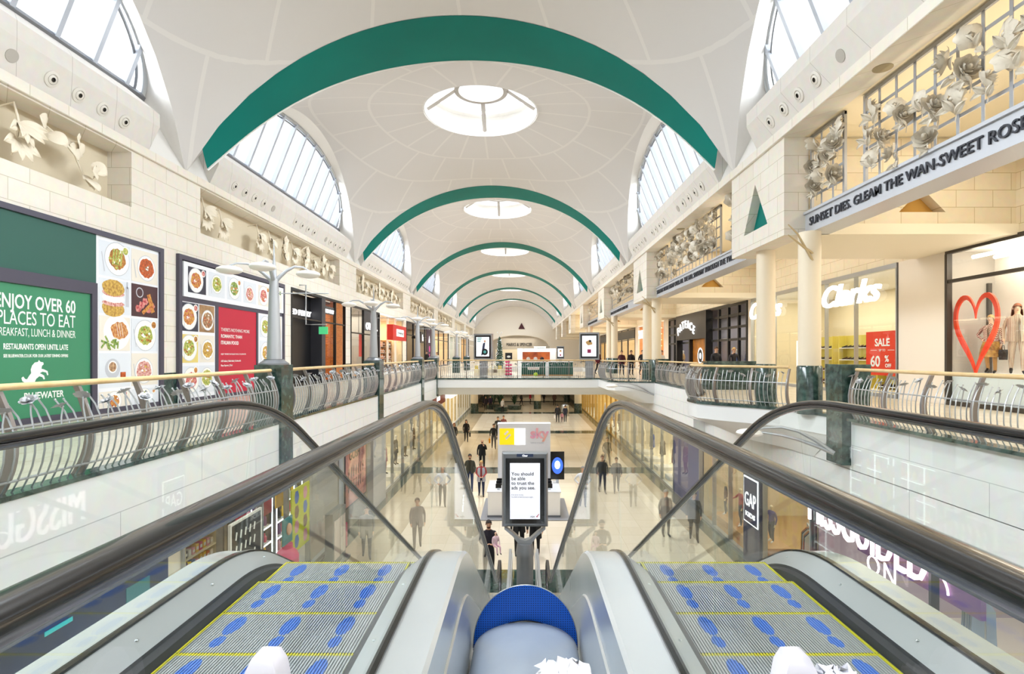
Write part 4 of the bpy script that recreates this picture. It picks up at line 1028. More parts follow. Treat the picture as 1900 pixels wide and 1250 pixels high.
def body_mesh(pose_key, pose, female=False):
    key = (pose_key, female)
    if key in BODIES: return BODIES[key]
    P_, E = skel(pose); names = list(P_); idx = {n: i for i, n in enumerate(names)}
    me = bpy.data.meshes.new('skel'); me.from_pydata([P_[n][0] for n in names], [(idx[a], idx[c]) for a, c, z in E], []); me.update()
    o = bpy.data.objects.new('skel', me); COL.objects.link(o)
    sk = o.modifiers.new('s', 'SKIN'); sk.use_smooth_shade = True; sk.branch_smoothing = .4
    su = o.modifiers.new('u', 'SUBSURF'); su.levels = 1
    for n in names:
        v = me.skin_vertices[0].data[idx[n]]; r = P_[n][1]
        f = .9 if female and n in ('waist', 'chest', 'shl', 'shr', 'ell', 'elr') else 1
        v.radius = (r[0]*f, r[1]*f); v.use_root = (n == 'pel')
    dg = bpy.context.evaluated_depsgraph_get(); ev = o.evaluated_get(dg)
    m2 = bpy.data.meshes.new_from_object(ev); bpy.data.objects.remove(o); bpy.data.meshes.remove(me)
    zones = {'top': 0, 'sleeve': 0, 'leg': 1, 'skin': 2, 'shoe': 3}; segs = [(Vector(P_[a][0]), Vector(P_[c][0]), zones[z], (P_[a][1][0]+P_[c][1][0])/2) for a, c, z in E]
    zn = []
    for p in m2.polygons:
        c = p.center; best = (9, 0)
        for a, d, z, r in segs:
            ab = d-a; t = max(0, min(1, (c-a).dot(ab)/ab.length_squared)); q = (c-(a+ab*t)).length-r*.8
            if q < best[0]: best = (q, z)
        z = best[1]
        if z == 0 and c.z < .97 and abs(c.x) < .17 and not pose.get('sit'): z = 1
        if z == 0 and c.z > 1.472 and abs(c.x) < .1: z = 2
        zn.append(z)
    # face: nose, brows, eyes, mouth and ears, part of the same surface mesh
    b = B(); hy = -.118
    b.loft([[(-.008,hy,1.66),(.008,hy,1.66)], [(-.017,hy-.026,1.618),(.017,hy-.026,1.618)], [(-.014,hy+.004,1.61),(.014,hy+.004,1.61)]], 2)
    for s in (-1, 1):
        b.ball((s*.031, hy+.012, 1.648), .011, .008, .008, 6, 4, 4); b.ball((s*.082, -.02, 1.635), .012, .022, .032, 6, 4, 2)
    b.ball((0, hy+.008, 1.583), .024, .01, .007, 8, 4, 5)
    v = [tuple(x.co) for x in m2.vertices]; f = [tuple(p.vertices) for p in m2.polygons]; n0 = len(v)
    me3 = bpy.data.meshes.new('body'); me3.from_pydata(v+b.v, [], f+[tuple(i+n0 for i in q) for q in b.f]); me3.update()
    bpy.data.meshes.remove(m2)
    BODIES[key] = (me3, zn+b.m); return BODIES[key]
EYEM = mat('eye_dark', '#1a1412', .3); LIPM = mat('lips', '#a85f52', .5); SHOE = mat('black_shoes', '#151416', .4)
def person(label, x, y, z=ZF, rz=0, pose='stand', top='#1b1b1f', legs='#20222a', hair='dark', female=False, coat=None, long_hair=False, skin=None, h=1.75, bag=None, shoes=None, bald=False, beard=False, name='person', cat='person', extra=None, group=None):
    pose_d = POSES[pose]; me, zn = body_mesh(pose, pose_d, female); m = me.copy()
    m.materials.clear()
    sk = skin or SKIN
    for q in (cloth(top), cloth(legs), sk, shoes or SHOE, EYEM, LIPM): m.materials.append(q)
    m.polygons.foreach_set('material_index', zn); m.polygons.foreach_set('use_smooth', [True]*len(zn))
    t = thing(name, label, cat, (x, y, z), rz, group); t.scale = (h/1.75,)*3
    if pose_d.get('sit'): t.location.z = z - .42*h/1.75
    link('body', m, t)
    if not bald:
        b = B(); rows = []
        for i in range(7):
            row = []
            for j in range(20):
                q = 2*PI*j/20; f = .5-.5*sin(q)           # 1 at the brow, 0 at the nape
                e0 = -.75+1.15*f**.7 if not female else -.8+1.2*f**.9
                a = e0+(PI/2-.02-e0)*i/6
                row.append((.091*cos(a)*cos(q), -.016+(.113 if sin(q) > 0 else .101)*cos(a)*sin(q), 1.652+.118*sin(a)))
            rows.append(row)
        b.loft(rows, 0, True)
        if long_hair:
            rr = [[(.10*w*cos(q), .035+dy+.085*w*sin(q), zz) for q in [-.35+ (PI+.7)*j/10 for j in range(11)]] for zz, w, dy in ((1.69, .9, 0), (1.60, 1.06, 0), (1.5, 1.15, .01), (1.38, 1.2, .035), (1.28, .95, .05))]
            b.loft(rr); 
        b.obj('hair', HAIRC[hair], t, smooth=70)
    elif hair == 'grey':
        b = B(); b.loft([[(.088*cos(q), -.01+.106*sin(q), zz) for q in [-.1+(PI+.2)*j/10 for j in range(11)]] for zz in (1.61, 1.66)]); b.obj('hair', HAIRC['grey'], t, smooth=70)
    if beard:
        b = B(); b.loft([[(w*cos(q), -.028-d*sin(q), zz) for q in [.3+(PI-.6)*j/8 for j in range(9)]] for zz, w, d in ((1.578, .066, .088), (1.555, .062, .086), (1.535, .045, .07))]); b.obj('beard', HAIRC[hair], t, smooth=70)
    if coat:
        ln = coat[1]; b = B()
        b.loft([[(w*cos(q), d*sin(q), zz) for q in [-PI/2+.25+(2*PI-.5)*j/20 for j in range(21)]] for zz, w, d in ((1.42, .17, .10), (1.30, .20, .145), (1.12, .185, .14), (.96, .20, .155), (ln, .215, .17))])
        b.obj('coat', cloth(coat[0]), t, smooth=60)
    if bag:
        s = bag[1]; b = B(); bz = .62 if s in (-1, 1) else .9; bx = (s if s in (-1, 1) else .3)*.29
        b.loft([[(bx-.06*w, -.02-.15*w, zz), (bx+.06*w, -.02-.15*w, zz), (bx+.06*w, -.02+.15*w, zz), (bx-.06*w, -.02+.15*w, zz)] for zz, w in ((bz-.2, .9), (bz, 1), (bz+.1, .92))], 0, True, True)
        for k in (-1, 1): b.tube([(bx, -.02-.09, bz+.1), (bx, -.02-.05, bz+.22), (bx, -.02+.05, bz+.22), (bx, -.02+.09, bz+.1)], .008, 5)
        o = b.obj('carried_bag', cloth(bag[0]), None, (x, y, z), (0, 0, rz)); o.scale = (h/1.75,)*3
        tag(o, bag[2], 'bag')
    return t
POSES = {'stand': {'stride': .05}, 'walk': {'stride': .45, 'arm_l': 'swing', 'arm_r': 'fwd'}, 'walk2': {'stride': -.45, 'arm_r': 'swing', 'arm_l': 'fwd'}, 'clasp': {'stride': .25, 'arm_l': 'clasp', 'arm_r': 'clasp'},
         'hips': {'stride': .12, 'arm_l': 'hip', 'arm_r': 'hip'}, 'carry': {'stride': .3, 'arm_l': 'carry', 'arm_r': 'carry'}, 'chin': {'stride': .2, 'arm_r': 'chin', 'arm_l': 'down'}, 'reach': {'stride': .15, 'arm_l': 'reach', 'arm_r': 'down'},
         'sit': {'sit': True, 'arm_l': 'fwd', 'arm_r': 'fwd'}, 'manq': {'stride': .1, 'arm_l': 'hip', 'arm_r': 'down'}}
# shoppers on the lower floor
person('woman with long dark hair in a black coat walking, dark bag at her side', -4.3, 41, rz=.1, pose='walk', top='#17171a', legs='#1a1a1e', hair='dark', female=True, long_hair=True, coat=('#141417', .72), h=1.68, bag=('#1f1a1c', 1, 'dark handbag carried by the woman in the black coat'))
person('woman with auburn hair in a dark coat close to the glass shopfront', -5.0, 39.2, rz=.2, pose='walk2', top='#1a191c', legs='#1c1c20', hair='red', female=True, long_hair=True, coat=('#1b1a1d', .78), h=1.66)
person('man in a black jacket and grey trousers carrying an orange carrier bag', -2.05, 38, rz=.1, pose='walk', top='#1c1d21', legs='#4b4d52', hair='dark', h=1.76, bag=('#e39a1f', -1, 'orange carrier bag in the hand of the man behind the kiosk'))
person('man in black walking behind the one with the orange bag', -1.95, 42.2, rz=.15, pose='walk2', top='#18181b', legs='#1c1d22', hair='dark', h=1.78)
person('person in a dusky red top just above the kiosk roof', -1.55, 43.5, rz=0, pose='stand', top='#7c4b4c', legs='#2a2a30', hair='brown', h=1.72)
person('balding man in a black jumper with one hand at his chin', -2.33, 30.9, rz=.15, pose='chin', top='#131418', legs='#17181c', bald=True, hair='dark', beard=True, h=1.8, coat=('#131418', .84))
person('bearded man in an olive jacket and blue jeans', -2.57, 26.2, rz=.1, pose='walk', top='#3d3d31', legs='#28345a', hair='dark', beard=True, h=1.8, coat=('#3b3b30', .86))
person('woman in a pale grey cardigan over a red patterned top, hands clasped', -1.94, 25.2, rz=.05, pose='clasp', top='#a83a3c', legs='#232c4c', hair='blonde', female=True, bald=False, h=1.68, coat=('#b3b3bb', .74))
person('man in a dark jumper and white shirt carrying a baby', -1.0, 15.8, rz=.1, pose='carry', top='#1c1824', legs='#18181c', hair='dark', beard=True, h=1.78)
person('baby in a pale pink suit and hat held by the man in the dark jumper', -.78, 15.46, z=ZF+.95, rz=.5, pose='sit', top='#e6c8d2', legs='#e2b9c6', hair='blonde', h=.80, skin=SKIN2, bald=True)
person('person in black trousers standing behind the screen totem', -.12, 17.7, rz=.1, pose='stand', top='#131316', legs='#121215', hair='dark', h=1.76, coat=('#131316', .8))
person('person in a long black coat standing behind the screen totem', .42, 17.8, rz=-.2, pose='stand', top='#131316', legs='#121215', hair='dark', female=True, h=1.7, coat=('#121215', .6))
person('adult in a dark coat walking away beside a child', 3.4, 52.5, rz=PI, pose='walk', top='#1c1c22', legs='#202026', hair='dark', h=1.78, coat=('#1c1c22', .8), bag=('#e8e6e6', 1, 'white carrier bag beside the adult walking away with a child'))
person('adult in a navy jacket walking away on the far side of the child', 4.15, 52.7, rz=PI, pose='walk2', top='#2a3040', legs='#20222a', hair='brown', female=True, h=1.7, coat=('#2a3040', .84))
person('small child in a pink top between two adults walking away', 3.82, 52.4, rz=PI, pose='walk', top='#b0707c', legs='#5a3a48', hair='brown', h=1.05)
person('far figure in a dark coat walking away near the dark lower hall', 4.1, 70, rz=PI, pose='walk', top='#4a3430', legs='#2a2628', hair='dark', h=1.74, coat=('#4a3430', .8))
person('man in a white shirt and grey trousers, hands on hips', -3.5, 23.5, rz=.15, pose='hips', top='#e9eaee', legs='#56575a', hair='grey', bald=True, h=1.76)
person('man in a pale shirt and black trousers half hidden behind the escalator handrail', 2.62, 23.5, rz=-.1, pose='hips', top='#e4e6ec', legs='#17171b', hair='grey', h=1.76)
person('broad man in a dark jacket walking, seen through the balustrade glass', 3.8, 25.8, rz=.1, pose='walk', top='#3a3c40', legs='#303238', hair='brown', h=1.8, coat=('#3a3c40', .84))
person('woman in a dark coat walking beside the broad man', 4.5, 25.9, rz=-.1, pose='walk2', top='#34363c', legs='#2c2e34', hair='brown', female=True, h=1.7, coat=('#34363c', .78))
person('person in an olive coat near the colonnade-side shop windows', 5.0, 32, rz=.4, pose='walk', top='#4a4a3c', legs='#6a5c44', hair='brown', h=1.72, coat=('#4a4a3c', .82))
person('person in a grey coat walking along the billboard-side shops', -5.1, 17.6, rz=.3, pose='walk', top='#8a8682', legs='#5e5a58', hair='brown', female=True, h=1.68, coat=('#8c8884', .7))
person('person in a taupe coat walking toward the screen totem', -3.6, 18.4, rz=.2, pose='walk2', top='#8a7f78', legs='#6a625c', hair='brown', h=1.74, coat=('#8a7f78', .78))
person('person in a black hooded coat near the lower colonnade-side shops', 6.1, 19.2, rz=-.2, pose='walk', top='#25262a', legs='#25262a', hair='dark', h=1.74, coat=('#25262a', .7))
person('person in a pale grey coat near the lower colonnade-side shops', 5.2, 19.6, rz=.2, pose='stand', top='#9a958e', legs='#7a756e', hair='grey', h=1.72, coat=('#9a958e', .7))
# people upstairs
for i, (x, y, c, lab) in enumerate(((6.7, 36.5, '#4a1622', 'person in a wine red coat by the far curved balcony'), (7.4, 36.8, '#241c20', 'person in a black coat by the far curved balcony, beside the wine red coat'),
                                    (8.3, 37.4, '#2a2b30', 'person in a charcoal jacket facing the twinkling shop window'), (9.0, 38, '#1c1c20', 'blond person in a black coat beside the cream columns'), (5.4, 38.5, '#5a1220', 'person in a crimson jumper standing behind the right bridge screen'.replace('right ', '')))):
    person(lab, x, y, z=0, rz=.2*i, pose='stand' if i % 2 else 'walk', top=c, legs='#1c1c22', hair='blonde' if i == 3 else 'dark', coat=(c, .8), h=1.7+.02*i)
person('seated person in a dark jacket and white collar by the planter box', 8.35, 23.3, z=.46, rz=.2, pose='sit', top='#26242a', legs='#22222a', hair='brown', h=1.72)
person('seated person with fair hair in a dark coat by the planter box', 9.2, 23.5, z=.46, rz=.1, pose='sit', top='#2e2a2e', legs='#22222a', hair='blonde', female=True, h=1.68)
person('person in a white top near the black shopfront', 8.4, 32.6, z=0, rz=.4, pose='walk', top='#d8d4d0', legs='#4a4a52', hair='brown', h=1.68)
person('person in a dark hooded jacket upstairs by the banner shop', -9.0, 50.5, z=0, rz=-.3, pose='walk', top='#2a2a2c', legs='#222226', hair='dark', h=1.76, coat=('#2a2a2c', .8))
person('person in a white jacket upstairs by the banner shop', -8.2, 51.5, z=0, rz=.3, pose='walk2', top='#dcdad4', legs='#2a2a30', hair='dark', h=1.66)
b = B(); b.box(-.9, .9, -.25, .25, .40, .46); b.box(-.85, -.75, -.2, .2, 0, .4); b.box(.75, .85, -.2, .2, 0, .4)
o = b.obj('bench', mat('bench_wood', '#8a6a48', .5), None, (8.8, 23.55, 0)); tag(o, 'low wooden bench behind the dark planter box on the colonnade gallery', 'bench')
# ------------------------------------------------------------------ shopfronts
def room(name, loc, rz, w, h, d, wallm, floorm=None, ceilm=None, y0=.12, light=None, lcol=(1,.93,.8), zf=0, endm=None):
    e = .04
    for nm, bx, m in ((name, (0, w, d, d+e, zf, h), wallm), (name, (-e+.04, .04, y0, d, zf, h), endm or wallm), (name, (w-.04, w, y0, d, zf, h), wallm),
                      (name.replace('wall', 'ceiling'), (0, w, y0, d, h, h+e), ceilm or WHITE), (name.replace('wall', 'floor'), (0, w, y0, d, zf-e, zf+.004), floorm or WARMW)):
        b = B(); b.box(*bx); struct(b.obj(nm, m, None, loc, (0,0,rz)))
    if light:
        p = Vector((w/2, (d+y0)/2, h-.03)); R_ = Matrix.Rotation(rz, 4, 'Z'); q = Vector(loc)+R_ @ p
        lamp('shop_ceiling_light', 'AREA', q, (0,0,rz), light*.45, lcol, w*.8, (d-y0)*.6)
def front(label, loc, rz, w, h, fm, xs, zs=(), fw=.07, sill=.12, head=.12, glass=True, name='shopfront', skip=()):
    """xs = inner upright positions, zs = transom heights"""
    t = thing(name, label, 'shopfront', loc, rz); b = B()
    b.box(0, w, -.04, .1, h-head, h); b.box(0, w, -.04, .1, 0, sill)
    X_ = [0]+list(xs)+[w]
    for i, x in enumerate(X_):
        a = 0 if i == 0 else (x-fw if i == len(X_)-1 else x-fw/2); b.box(a, a+fw, -.05, .1, sill, h-head)
    for z in zs: b.box(0, w, -.03, .08, z-fw/2, z+fw/2)
    b.obj('frame', fm, t)
    if glass:
        for i in range(len(X_)-1):
            if i in skip: continue
            g = B(); g.face([(X_[i]+.02, .02, sill), (X_[i+1]-.02, .02, sill), (X_[i+1]-.02, .02, h-head), (X_[i]+.02, .02, h-head)]); g.obj('glass_pane', GLASS, t)
    return t
def at_local(loc, rz, p): return Vector(loc)+Matrix.Rotation(rz, 4, 'Z') @ Vector(p)
def prod(name, label, cat, group, me, loc, rz):
    o = link(name, me, None, loc, (0, 0, rz)); return tag(o, label, cat, group)
def shelves(label, loc, rz, w, h, d, rows, frame_m, board_m, prods=None, per=8, back=None, lit=False, z0=.1):
    """shelf unit with its goods standing on it; prods = (label, category, [colours], kind)"""
    t = thing('shelf_unit', label, 'shelves', loc, rz); b = B()
    for x in (0, w-.05): b.box(x, x+.05, 0, d, 0, h)
    b.box(0, w, d-.03, d, 0, h); b.obj('carcass', frame_m, t)
    for r in range(rows):
        z = z0+(h-z0-.05)*r/rows; b = B(); b.box(.05, w-.05, 0, d-.03, z, z+.03); b.obj('shelf_board', board_m, t)
        if prods:
            for k in range(per):
                rr = random.Random(r*37+k*11+int(w*100)); c = prods[2][rr.randrange(len(prods[2]))]; ww = (w-.16)/per
                key = (c, prods[3], rr.randrange(3), round(ww, 2)); hh = ((h-z0)/rows-.08)*(.6, .75, .9)[key[2]]
                if key not in PM:
                    q = B(); a = min(ww*.36, .16)
                    if prods[3] == 'bottle': q.lathe([(a*.7,0),(a*.7,hh*.6),(a*.3,hh*.75),(a*.3,hh)], 10); PM[key] = q.mesh('bottle', [cloth(c), WHITE], 40)
                    elif prods[3] == 'shoe':
                        q.loft([[(-a*.5*w_, y_, z_) for w_ in (-1, 1)]+[(a*.5*w_, y_, 0) for w_ in (1, -1)][::1] for y_, w_, z_ in ((-.12,.7,.05),(-.04,1,.06),(.06,.9,.1),(.12,.8,.12))], 0, True, True); PM[key] = q.mesh('shoe', [cloth(c)])
                    else: q.box(-a, a, -.08, .08, 0, hh); q.box(-a*.8, a*.8, -.083, -.08, hh*.3, hh*.7, 1); PM[key] = q.mesh('product_box', [cloth(c), WHITE])
                p = at_local(loc, rz, (.08+ww*(k+.5), d*.4, z+.03))
                prod({'bottle': 'bottle', 'shoe': 'shoe'}.get(prods[3], 'product_box'), prods[0], prods[1], prods[0], PM[key], p, rz)
    if lit:
        b = B()
        for r in range(rows+1):
            z = z0+(h-z0-.05)*r/rows; b.box(.03, w-.03, -.02, -.0, z-.02, z+.005)
        for x in [w*i/3 for i in range(4)]: b.box(x-.02, x+.02, -.02, 0, .1, h)
        b.obj('light_strip', mat('shelf_light', '#f4fbff', .5, emit=2.6), t)
    return t
PM = {}
BRICK = stone('lit_brick', '#b8682c', '#9a4f20', '#d79a4e', .24, .08, .7, .006); OAK = mat('warm_oak', '#b7803f', .5, noise=(3, '#9a6830'))
PURP = mat('plum_banner', '#3b1f38', .5); PINKL = mat('pink_lettering', '#d0408c', .5, emit=.6); REDB = mat('red_sign_box', '#c9211f', .4)
# upper floor, billboard side: black fascia shop with brick
loc, rz = wall_left(23.7)
t = front('black shopfront with a brick pillar and warm lit window, after the second billboard', loc, rz, 7.2, 4.4, BLACK, (3.6, 5.6), (3.1,), skip=(0, 2))
b = B(); b.box(.05, 3.6, .5, .6, 0, 4.3); pn = b.obj('black_panel', BLACK, t)
text('FRED PERRY', .36, SIGNW, pn, (.55, .48, 3.32), .02, 'LEFT', .004, width=2.9)
b = B(); b.box(3.5, 4.0, -.06, .5, 0, 4.3); b.obj('corner_post', CHAR, t)
b = B(); b.box(5.66, 6.8, .0, .3, 0, 4.3); b.obj('brick_pillar', BRICK, t)
b = B(); b.box(4.05, 5.5, .03, .06, 3.55, 3.95); ib = b.obj('hanging_sign_panel', CHAR, t); text('FRED PERRY', .26, SIGNW, ib, (4.1, .02, 3.62), .01, bold=.006, width=1.35)
room('wall_shop_brick', loc, rz, 7.2, 4.3, 3.6, BRICK, OAK, CHAR, .6, 320, (1, .78, .45))
for i, (x, c) in enumerate(((4.4, '#d9b02a'), (5.0, '#c98a2a'))):
    tag(B().box(-.25, .25, -.2, .2, 0, .9).obj('display_plinth', OAK, None, at_local(loc, rz, (x, 1.2+.5*i, 0)), (0,0,rz)), 'wooden display plinth in the brick-lined window, %s from the corner post' % nth(i), 'plinth')
# exit sign hanging from a bracket on the first lamp pier
t = thing('exit_sign', 'hanging green exit sign on a right-angled steel bracket by the first lamp post', 'sign', (XL, 24.6, 0))
b = B(); b.tube([(-.02,0,4.6),(.3,0,4.6),(.3,0,2.8),(1.25,0,2.8)], .035, 6); b.obj('bracket', SATIN, t)
b = B(); b.box(.9, 1.3, -.03, .03, 2.36, 2.7); b.obj('sign_plate', mat('exit_green', '#3fae72', .5, emit=.5), t)
# glass shop with the yellow display
loc, rz = wall_left(31.9)
t = front('glass shopfront with black uprights and white O\'NEILL lettering', loc, rz, 6.4, 4.4, BLACK, (2.6, 5.9), (2.75,))
b = B(); b.box(2.65, 5.85, -.04, .06, 3.0, 4.25); sg = b.obj('sign_panel', CHAR, t)
text("O'NEILL", .62, SIGNW, sg, (2.95, -.05, 3.08), .03, bold=.012, width=2.7); b = B(); disc(b, 4.3, 3.95, .24, -.06, 0); disc(b, 4.36, 3.98, .12, -.066, 1); b.obj('wave_emblem', [SIGNW, CHAR], sg)
room('wall_shop_jackets', loc, rz, 6.4, 4.3, 3.6, mat('shop_grey', '#b7b2aa', .6), OAK, WHITE, .2, 260, (1, .95, .85))
for i, (x, c, c2) in enumerate(((.9, '#e6d67a', '#5a5a60'), (1.7, '#d9c040', '#3a3a42'))):
    p = at_local(loc, rz, (x, .8+.3*i, .006)); person('mannequin in a %s padded jacket in the glass window by the white pier' % ('pale yellow', 'bright yellow')[i], p.x, p.y, p.z, rz+.3, 'manq', c, c2, bald=True, skin=WHITE, h=1.8, coat=(c, .85), name='mannequin', cat='mannequin')
t = thing('hanging_banner', 'narrow red banner hanging in the window under the O\'NEILL lettering', 'banner', at_local(loc, rz, (4.3, .7, 1.3)), rz)
b = B(); b.box(-.35, .35, -.01, .01, 0, 1.5); b.obj('cloth', mat('banner_red', '#d3331f', .6), t); b = B(); b.tube([(-.4, 0, 3.0), (-.4, 0, 1.5), (.4, 0, 1.5), (.4, 0, 3.0)], .015, 6); b.obj('rod', BLACK, t)
# red boxed sign shop
loc, rz = wall_left(38.3)
t = front('pale shopfront with warm shelves under the red box sign', loc, rz, 8.0, 4.4, WHITE, (2.4, 4.9), ())
room('wall_shop_warm', loc, rz, 8.0, 4.3, 3.6, mat('shop_cream', '#efdcb6', .6), OAK, WHITE, .2, 420, (1, .86, .6))
t = thing('box_sign', 'projecting red box sign with a white rounded label', 'sign', at_local(loc, rz, (2.0, -.5, 2.55)), rz)
b = B(); b.box(0, 4.6, -.0, .45, 0, 1.15); b.obj('box', REDB, t); b = B(); b.box(1.1, 3.5, -.03, 0, .3, .85); lb_ = b.obj('label', mat('sign_label', '#f4f2f0', .5, emit=.5), t); text('Eyewear', .42, BLACK, lb_, (1.3, -.04, .44), .004, width=2.0)
for i in range(4): 
    p = at_local(loc, rz, (.3+1.9*i, 1.0, 0)); shelves('warm lit shelf unit behind the red box sign, %s from the near end' % nth(i), p, rz, 1.7, 2.6, .35, 5, OAK, WHITE, ('small goods on the warm shelves behind the red box sign', 'box', ['#d97a2a', '#e8b060', '#7a3020', '#f0e0c0', '#3a2a24'], 'box'), 5)
# dark shop with the plum banner
loc, rz = wall_left(47.2)
front('dark shopfront with a plum banner beyond the red box sign', loc, rz, 12.8, 4.4, CHAR, (3, 6, 9), (3.2,))
room('wall_shop_dark', loc, rz, 12.8, 4.3, 3.6, mat('shop_taupe', '#a2937d', .6), OAK, CHAR, .2, 300, (1, .88, .65))
t = thing('blade_sign', 'small black blade sign with a lit h', 'sign', at_local(loc, rz, (2.2, -.9, 2.5)), rz); b = B(); b.box(-.9, .9, -.12, .12, 0, 1.0); b.box(-.1, .1, .12, .87, .4, .6); b.obj('box', BLACK, t); text('h', .8, SIGNW, t, (-.2, -.14, .2), .01, bold=.02)
t = thing('hanging_banner', 'tall plum banner with a white A and pink letters', 'banner', at_local(loc, rz, (6.4, -.9, .02)), rz); b = B(); b.box(-1.6, 1.6, -.03, .03, 0, 3.9); bn = b.obj('cloth', PURP, t)
text('A', .9, SIGNW, bn, (-.5, -.04, 2.6), .004, bold=.02)
for i, c in enumerate('NEY'): text(c, .8, PINKL, bn, (-.4, -.04, 1.7-.8*i), .004, bold=.02)
for i, (y0, w, c, e) in enumerate(((61, 13, '#e8d2ac', 500), (75, 13, '#c7d3d6', 400), (89, 13, '#e2c48e', 400), (103, 11, '#d8d0c4', 300))):
    loc, rz = wall_left(y0); front('%s distant glass shopfront along the billboard gallery' % nth(i), loc, rz, w, 4.4, WHITE if i % 2 else CHAR, (w*.33, w*.66), (3.2,))
    room('wall_shop_far_left', loc, rz, w, 4.3, 3.6, mat('far_shop_%d' % i, c, .6), OAK, WHITE, .2, e, (1, .88, .66))
# ---------------------------------------------------------------- upper floor, colonnade side
WFL = mat('window_floor_white', '#f3efe8', .5)
loc, rz = wall_right(15.4); w = 18.4
t = front('big display window with a dark frame, holding the red heart', loc, rz, w, 4.4, mat('bronze_frame', '#3a332c', .4), (6.2, 12.3), (3.5,), fw=.09)
room('wall_shop_heart', loc, rz, w, 4.35, 1.35, mat('display_white', '#f6f1e8', .6), WFL, WHITE, .1, 560, (1, .92, .78), zf=.9, endm=mat('grey_window_end', '#b4aea6', .5))  # end wall of the window, glass reflection put into its grey
b = B(); b.box(0, w, .1, .5, .0, .9); struct(b.obj('wall_window_plinth', mat('display_plinth_blue', '#dde6ea', .4), None, loc, (0,0,rz)))
b = B(); b.box(.05, .13, 1.1, 1.2, .9, 3.45); struct(b.obj('trim_5', mat('dark_post', '#4a4642', .4), None, loc, (0,0,rz)))
HEART = mat('heart_red', '#ee4018', .45)
def heart(t_): return (16*sin(t_)**3/17*.78, (13*cos(t_)-5*cos(2*t_)-2*cos(3*t_)-cos(4*t_))/14.5*1.13)
b = B(); n = 60; pts = [(heart(2*PI*i/n)[0], 0, heart(2*PI*i/n)[1]) for i in range(n)]
rows = []
for i in range(n):
    x, _, z = pts[i]; L_ = math.hypot(x, z+.1); k = (L_-.135)/L_
    rows.append([(x, -.025, z), (x, .025, z), (x*k, .025, (z+.1)*k-.1), (x*k, -.025, (z+.1)*k-.1)])
rows.append(rows[0]); b.loft(rows, 0, True)
o = b.obj('heart_frame', HEART, None, at_local(loc, rz, (.80, .17, 2.14)), (0,0,rz)); tag(o, 'tall red heart outline standing in the display window', 'heart')
DRESSW = mat('mannequin_skin', '#e8c3a4', .4)
p = at_local(loc, rz, (.72, .66, .9)); person('mannequin with fair hair in a patterned knit, behind the red heart', p.x, p.y, p.z, rz+.5, 'manq', 'knit', '#c89a5e', 'blonde', True, skin=DRESSW, h=1.6, name='mannequin', cat='mannequin', coat=('knit', 1.0), bag=('#2a2626', 1, 'black handbag held by the mannequin behind the red heart'))
b = B(); b.loft([[(w_*cos(q), w_*.8*sin(q), zz) for q in [2*PI*j/16 for j in range(16)]] for zz, w_ in ((1.04,.15),(.95,.2),(.75,.26),(.5,.30))], 0, True)
o = b.obj('skirt', mat('gold_skirt', '#c9a050', .5, noise=(9, '#8a5a30')), bpy.data.objects['mannequin.002'] if 'mannequin.002' in bpy.data.objects else None, smooth=60)
p = at_local(loc, rz, (1.45, .7, .9)); person('mannequin with long auburn hair in a striped trouser suit', p.x, p.y, p.z, rz+.9, 'walk', 'stripe', 'stripe', 'red', True, skin=DRESSW, h=1.84, name='mannequin', cat='mannequin', long_hair=True, coat=('stripe', .82))
STUBE = mat('tube_light', '#fff6e4', .5, emit=6)
for i in range(2):
    b = B(); b.tube([(.5, .35+.6*i, 4.12), (3.6, .35+.6*i, 4.12)], .05, 8); b.box(1.2, 1.4, .3+.6*i, .4+.6*i, 4.16, 4.34); b.box(2.6, 2.8, .3+.6*i, .4+.6*i, 4.16, 4.34)
    o = b.obj('tube_light', STUBE, None, loc, (0,0,rz)); tag(o, '%s lit tube light under the ceiling of the heart window' % ('front', 'rear')[i], 'light')
def swirl(label, c, r, col, a0, a1, wv, nm):
    b = B(); rows = []
    for i in range(19):
        a = a0+(a1-a0)*i/18; w_ = wv*sin(PI*(i+.5)/19)+.02
        rows.append([(c[0]+(r+w_*k)*cos(a), c[1]+d, c[2]+(r+w_*k)*sin(a)) for k, d in ((-1,-.02),(1,-.02),(1,.02),(-1,.02))])
    b.loft(rows, 0, True, True); o = b.obj(nm, mat('swirl_'+nm+str(r), col, .4), None, loc, (0,0,rz)); tag(o, label, 'decoration')
swirl('red crescent hanging high in the display window', (2.0, 1.1, 3.75), .3, '#d8321e', PI*.7, PI*1.75, .1, 'crescent')
swirl('violet curled shape on the wall of the display window, beside the striped suit', (2.0, 1.2, 2.3), .38, '#4a45c8', PI*.5, PI*1.6, .075, 'curl')
swirl('large violet curl low in the display window', (2.2, 1.2, 1.5), .42, '#4a45c8', PI*.2, PI*1.3, .075, 'curl')
# red-poster shop with two lit script signs
loc, rz = wall_right(28.5); w = 11.1
t = front('clear glass shopfront with lit white script signs and a red sale poster', loc, rz, w, 4.4, SATIN, (2.6, 5.2, 7.0, 8.9), (), fw=.03, head=.16)
room('wall_shop_shoes', loc, rz, w, 4.3, 4.1, mat('shop_sand', '#e9dcbc', .6), mat('shop_floor_sand', '#d8c7a4', .4), WHITE, .15, 330, (1, .94, .8))
text('Clarks', 1.15, SIGNW, t, (6.75, -.10, 3.28), .05, 'LEFT', .016, .35, name='script_sign', width=3.5)
text('Clarks', 1.15, SIGNW, t, (-.1, -.10, 3.28), .05, 'LEFT', .016, .35, name='script_sign', width=3.4)
b = B(); b.box(-.86, .86, -.015, .015, 0, 1.5)
t = thing('sale_poster', 'red SALE up to 60% off poster standing in the glass window', 'poster', at_local(loc, rz, (10.2, .12, .72)), rz); pp = b.obj('board', mat('sale_red', '#e23a16', .5), t)
